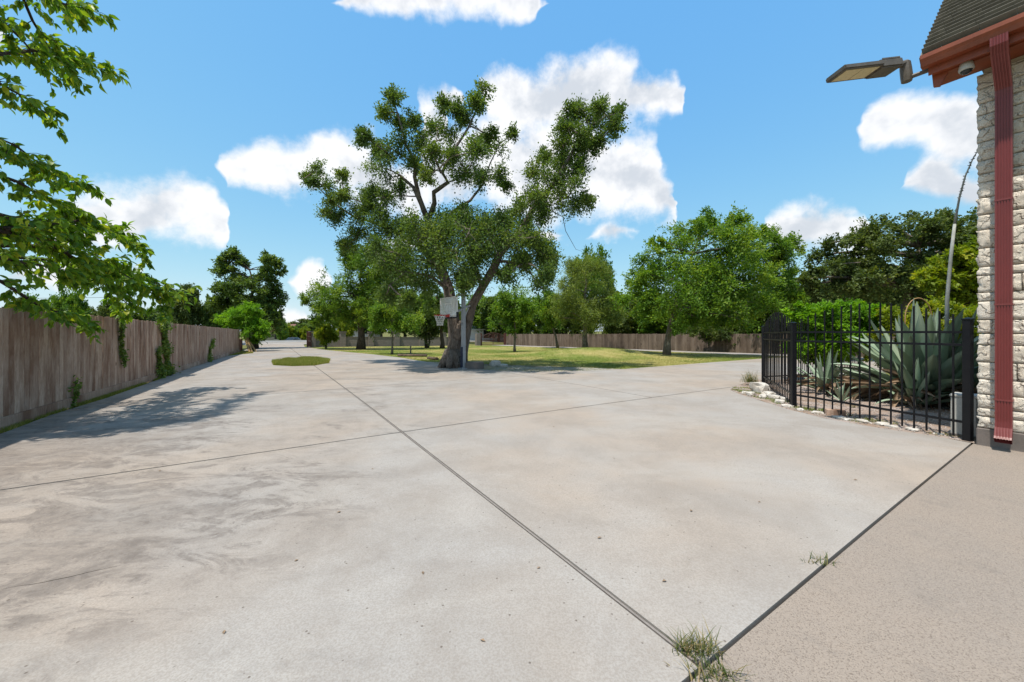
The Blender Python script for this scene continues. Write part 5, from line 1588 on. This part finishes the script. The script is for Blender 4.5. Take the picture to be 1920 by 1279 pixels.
x, y = G(1566, 778); o = bevel(MB().box((0, 0, .04), (.3, .1, .11)).mesh('timber_offcut', M['wood_fence']), .006)
tag(put('timber_offcut', o, None, (x, y, float(T(x, y)) + .01), (0, 0, -.35)), 'short grey timber block lying at the bed edge', 'timber')
x, y = G(928, 686); rock('pale stone lying on the grass right of the hoop', x, y, .3, 41, .7)
x, y = G(942, 687); rock('low flat stone beside the pale stone on the grass', x, y, .3, 42, .3)
x, y = G(852, 688); o = bevel(MB().tube([(0, 0, -.04), (0, 0, .12)], .45, 18).mesh('wood_slice', M['log']), .02); tag(put('wood_slice', o, None, (x, y - .1, float(T(x, y))), (0, 0, 0), (1.1, .7, 1)), 'round cut log slice lying at the foot of the oak', 'log')
# log ring, stake, edging logs on the lawn
for (px0, py0, px1, py1, lab) in [(746, 668, 800, 668.5, 'dark log laid on the grass by the stake'), (803, 673, 820, 675, 'short dark log beside the lawn edge')]:
    a, b = G(px0, py0), G(px1, py1); o = MB().tube([(a[0], a[1], float(T(*a)) + .05), (b[0], b[1], float(T(*b)) + .05)], .1, 8).build('log', M['log'], None, True); tag(o, lab, 'log')
a = G(770, 664); mb = MB(); mb.box((a[0], a[1], float(T(*a)) + .28), (.09, .09, .66)); tag(mb.build('stake', M['bark_grey']), 'short grey stake standing in the lawn', 'stake')
# stones along the left verge
for i, (px, py, s) in enumerate([(418, 664, .35), (424, 662.5, .28), (408, 667, .25)]):
    x, y = G(px, py); rock('pale stone on the verge by the far end of the timber fence', x - .1, y, s, 60 + i, .35, group='stones on the fence verge')


# ================================================================== CREEPERS on the timber fence
def creeper(label, path, w, n, size, mat='vine_leaf'):
    """path: (distance along the fence m, height m)"""
    pts = []
    for s, h in path:
        p = fa + FD * s - FN * .07; pts.append(Vector((p.x, p.y, float(T(p.x, p.y)) + h)))
    root = thing('creeper', label, 'creeper', pts[0])
    rs = wob(resample(pts, .12), .05, w * 10)
    MB().tube(rs, .012, 5).build('stem', M['bark_dark'], root)
    k = RNG.integers(0, len(rs), n); c = np.array([list(rs[i]) for i in k]); ww = w * RNG.uniform(.4, 1.1, (n, 1)) * np.array([[.6 + .5 * math.sin(i * .9)] for i in k])
    c = c + RNG.normal(0, 1, (n, 1)) * ww * np.array([[FD.x, FD.y, 0]]) - np.abs(RNG.normal(0, .5, (n, 1))) * ww * .6 * np.array([[FN.x, FN.y, 0]]) + RNG.normal(0, .06, (n, 3)) * np.array([[0, 0, 1]])
    ax = RNG.normal(0, .5, (n, 3)); ax[:, 2] -= .5
    put('foliage', leaves('foliage', c, ax, size, M[mat], aspect=.75, upb=.2), root)
def fs(px):                                    # distance along the fence of a pixel column
    k = (px - 960) / F; return (k * fa.y - fa.x) / (FD.x - k * FD.y)
creeper('narrow creeper trailing down the middle of the timber fence', [(fs(219), 2.0), (fs(220), 1.6), (fs(224), 1.0), (fs(226), .75)], .09, 420, .07)
creeper('thick creeper bush climbing over the timber fence', [(fs(312), .0), (fs(308), .8), (fs(304), 1.3), (fs(300), 1.9), (fs(302), 2.15)], .28, 2600, .075)
creeper('small low creeper bush at the foot of the thick fence creeper', [(fs(296), .0), (fs(294), .5), (fs(292), .95)], .25, 900, .07)
creeper('thin weedy creeper on the far part of the timber fence', [(fs(389), .0), (fs(391), .7), (fs(397), 1.2)], .32, 420, .09)
creeper('wispy weed standing before the kickboard of the timber fence', [(fs(128), .05), (fs(130), .25), (fs(131), .5)], .10, 130, .06)


# ================================================================== GRASS
def blades(name, xy, z, h, w, mat, lean=.5, par=None):
    n = len(xy); a = RNG.uniform(0, 6.283, n); hh = h * RNG.uniform(.5, 1.3, n); ww = w * RNG.uniform(.7, 1.3, n)
    dx, dy = np.cos(a), np.sin(a); b = RNG.uniform(0, 6.283, n); ln = hh * lean * RNG.uniform(.2, 1.2, n)
    V = np.zeros((n, 3, 3)); V[:, 0] = np.stack([xy[:, 0] - dx * ww / 2, xy[:, 1] - dy * ww / 2, z], 1); V[:, 1] = np.stack([xy[:, 0] + dx * ww / 2, xy[:, 1] + dy * ww / 2, z], 1)
    V[:, 2] = np.stack([xy[:, 0] + np.cos(b) * ln, xy[:, 1] + np.sin(b) * ln, z + hh], 1)
    return put(name, npmesh(name, V.reshape(-1, 3), np.arange(3 * n).reshape(n, 3), mat, np.repeat(RNG.uniform(0, 1, n), 3)), par)


def sample(poly, n, near=None):
    xs, ys = [p[0] for p in poly], [p[1] for p in poly]; out = []
    while sum(len(o) for o in out) < n:
        q_ = np.stack([RNG.uniform(min(xs), max(xs), n * 3), RNG.uniform(min(ys), max(ys), n * 3)], 1)
        q_ = q_[inpoly(q_[:, 0], q_[:, 1], poly)]
        if near: q_ = q_[RNG.uniform(0, 1, len(q_)) < np.clip((near / q_[:, 1]) ** 2, 0, 1)]
        out.append(q_)
    return np.concatenate(out)[:n]
def lay(name, label, xy, z, h, w, mat, lean=.5):
    o = stuff(blades(name, xy, z, h, w, mat, lean)); o['label'] = label; o['category'] = 'grass'; return o
M['islandgrass'] = leafmat('island_grass', (.12, .17, .03), (.21, .245, .05), (.42, .35, .14), .3, .7, .1)
xy = sample(lawn_poly, 130000, 15.5)
lay('lawn_blades', 'short half-dry lawn grass around the oak', xy, T(xy[:, 0], xy[:, 1]) - .02, .055, .014, M['lawn'], .8)
xy = sample(isl, 42000); nz = np.array([noise.noise(Vector((p[0] * .9, p[1] * .9, 8))) for p in xy]); cen = np.exp(-((xy[:, 0] - np.mean([p[0] for p in isl])) ** 2 + (xy[:, 1] - np.mean([p[1] for p in isl])) ** 2) / 1.6); xy = xy[nz - cen * .5 > -.36]
lay('island_grass', 'rough green grass in the island of the driveway', xy, T(xy[:, 0], xy[:, 1]) - .03, .17, .016, M['islandgrass'], .6)
xy = sample(strip_poly, 60000, 9.0); nz = np.array([noise.noise(Vector((p[0] * 1.1, p[1] * 1.1, 0))) for p in xy]); xy = xy[nz > -.12]
lay('verge_grass', 'patchy grass along the foot of the timber fence', xy, T(xy[:, 0], xy[:, 1]) - .02, .075, .009, M['islandgrass'], .7)
bp = [G(*p) for p in [(1838, 827), (1750, 815), (1650, 800), (1550, 782), (1480, 765), (1425, 748), (1385, 736), (1370, 730), (1385, 722), (1440, 738), (1490, 756), (1560, 772), (1650, 790), (1750, 806), (1838, 818)]]
xy = sample(bp, 9000); nz = np.array([noise.noise(Vector((p[0] * 1.7, p[1] * 1.7, 3))) for p in xy]); xy = xy[nz > .02]
lay('bed_weeds', 'thin weeds along the outer edge of the planting bed', xy, T(xy[:, 0], xy[:, 1]) - .005, .05, .008, M['lawn'], .8)


def tuft(label, c, n, spread, h, w, ax=None):
    root_xy = np.array([c]) + RNG.normal(0, spread, (n, 2)) * np.array([[1.5, .6]])
    V, Q, TI = [], [], []
    for i in range(n):
        a = RNG.uniform(0, 6.283); l = h * RNG.uniform(.4, 1.25); f = RNG.uniform(.25, 1.0)
        d = np.array((math.cos(a), math.sin(a), 0)); s = np.array((-d[1], d[0], 0)) * w * RNG.uniform(.6, 1.2) / 2
        b = np.array((root_xy[i, 0], root_xy[i, 1], -.015)); o = len(V); tt = RNG.uniform(0, 1)
        for t in (0, .4, .75, 1):
            p = b + d * l * f * t ** 1.4 + np.array((0, 0, 1)) * l * (t * (1.1 - f * .55 * t)) * .8
            wd = (1 - t ** 1.5) + .04; V += [p - s * wd, p + s * wd]; TI += [tt, tt]
        for k in range(3): Q.append((o + 2 * k, o + 2 * k + 1, o + 2 * k + 3, o + 2 * k + 2))
    o = put('grass_tuft', npmesh('grass_tuft', np.array(V), np.array(Q), M['tuft'], np.array(TI)))
    return tag(o, label, 'weed')
M['tuft'] = leafmat('weed_blade', (.045, .075, .018), (.095, .12, .035), (.34, .25, .13), .3, .6, .2)
c = G(1306, 1222); tuft('large tuft of half-dry grass growing where two driveway joints meet', c, 150, .035, .13, .006)
c2 = G(1345, 1268); tuft('low dry grass trailing over the patio beside the large tuft', c2, 110, .045, .10, .006)
c = G(1537, 1054); tuft('small grass tuft in the joint between patio and driveway', c, 40, .035, .09, .006)
c = G(1408, 722); tuft('reddish-green weed bush at the rock corner of the iron fence', c, 130, .09, .5, .012)
c = G(1600, 770); tuft('sparse weed tuft on the gravel inside the iron fence', c, 40, .03, .16, .008)


# ================================================================== small litter
lf = []
for k in range(4):
    mb = MB(); mb.add([(0, 0, .004), (.02, .012, .012), (.045, 0, .007), (.02, -.012, .014)], [(0, 1, 2), (0, 2, 3)]); lf.append(mb.mesh('fallen_leaf', M['deadleaf']))
for (px, py) in [(1427, 942), (793, 1072), (1007, 1067), (1297, 957), (700, 880), (560, 1050), (1600, 900), (1150, 860), (300, 884), (880, 760), (1040, 800), (640, 960), (1250, 1090), (1120, 1010), (420, 1190), (900, 1200)]:
    x, y = G(px, py); s = RNG.uniform(.5, .95)
    o = put('fallen_leaf', random.choice(lf), None, (x, y, float(T(x, y)) + .000), (RNG.uniform(-.1, .1), RNG.uniform(-.1, .1), RNG.uniform(0, 6.28)), (s, s, s))
    tag(o, 'tiny dark fallen leaf lying on the concrete', 'leaf', 'fallen leaves on the driveway')
# stones of the gravel
def gravel():
    pl = bed_poly; n = 9000
    xy = sample(pl, n, 8.5); z = T(xy[:, 0], xy[:, 1])
    s = RNG.uniform(.008, .022, (n, 1)); c = np.stack([xy[:, 0], xy[:, 1], z + .006], 1)
    base = np.array([(1, 0, 0), (-1, 0, 0), (0, 1, 0), (0, -1, 0), (0, 0, .7), (0, 0, -.7)], float)
    a = RNG.uniform(0, 6.28, n); ca, sa = np.cos(a), np.sin(a)
    V = base[None] * s[:, :, None] * RNG.uniform(.6, 1.2, (n, 6, 1))
    V = np.stack([V[:, :, 0] * ca[:, None] - V[:, :, 1] * sa[:, None], V[:, :, 0] * sa[:, None] + V[:, :, 1] * ca[:, None], V[:, :, 2]], -1) + c[:, None]
    tri = np.array([(0, 2, 4), (2, 1, 4), (1, 3, 4), (3, 0, 4), (2, 0, 5), (1, 2, 5), (3, 1, 5), (0, 3, 5)])
    Q = (tri[None] + 6 * np.arange(n)[:, None, None]).reshape(-1, 3)
    o = stuff(put('gravel', npmesh('gravel', V.reshape(-1, 3), Q, M['gravelstone']))); o['label'] = 'loose pale gravel in the planting bed'; o['category'] = 'gravel'
M['gravelstone'] = simple('gravel_stone', (.50, .45, .42), (.30, .24, .20), 40, .9, .2)
gravel()
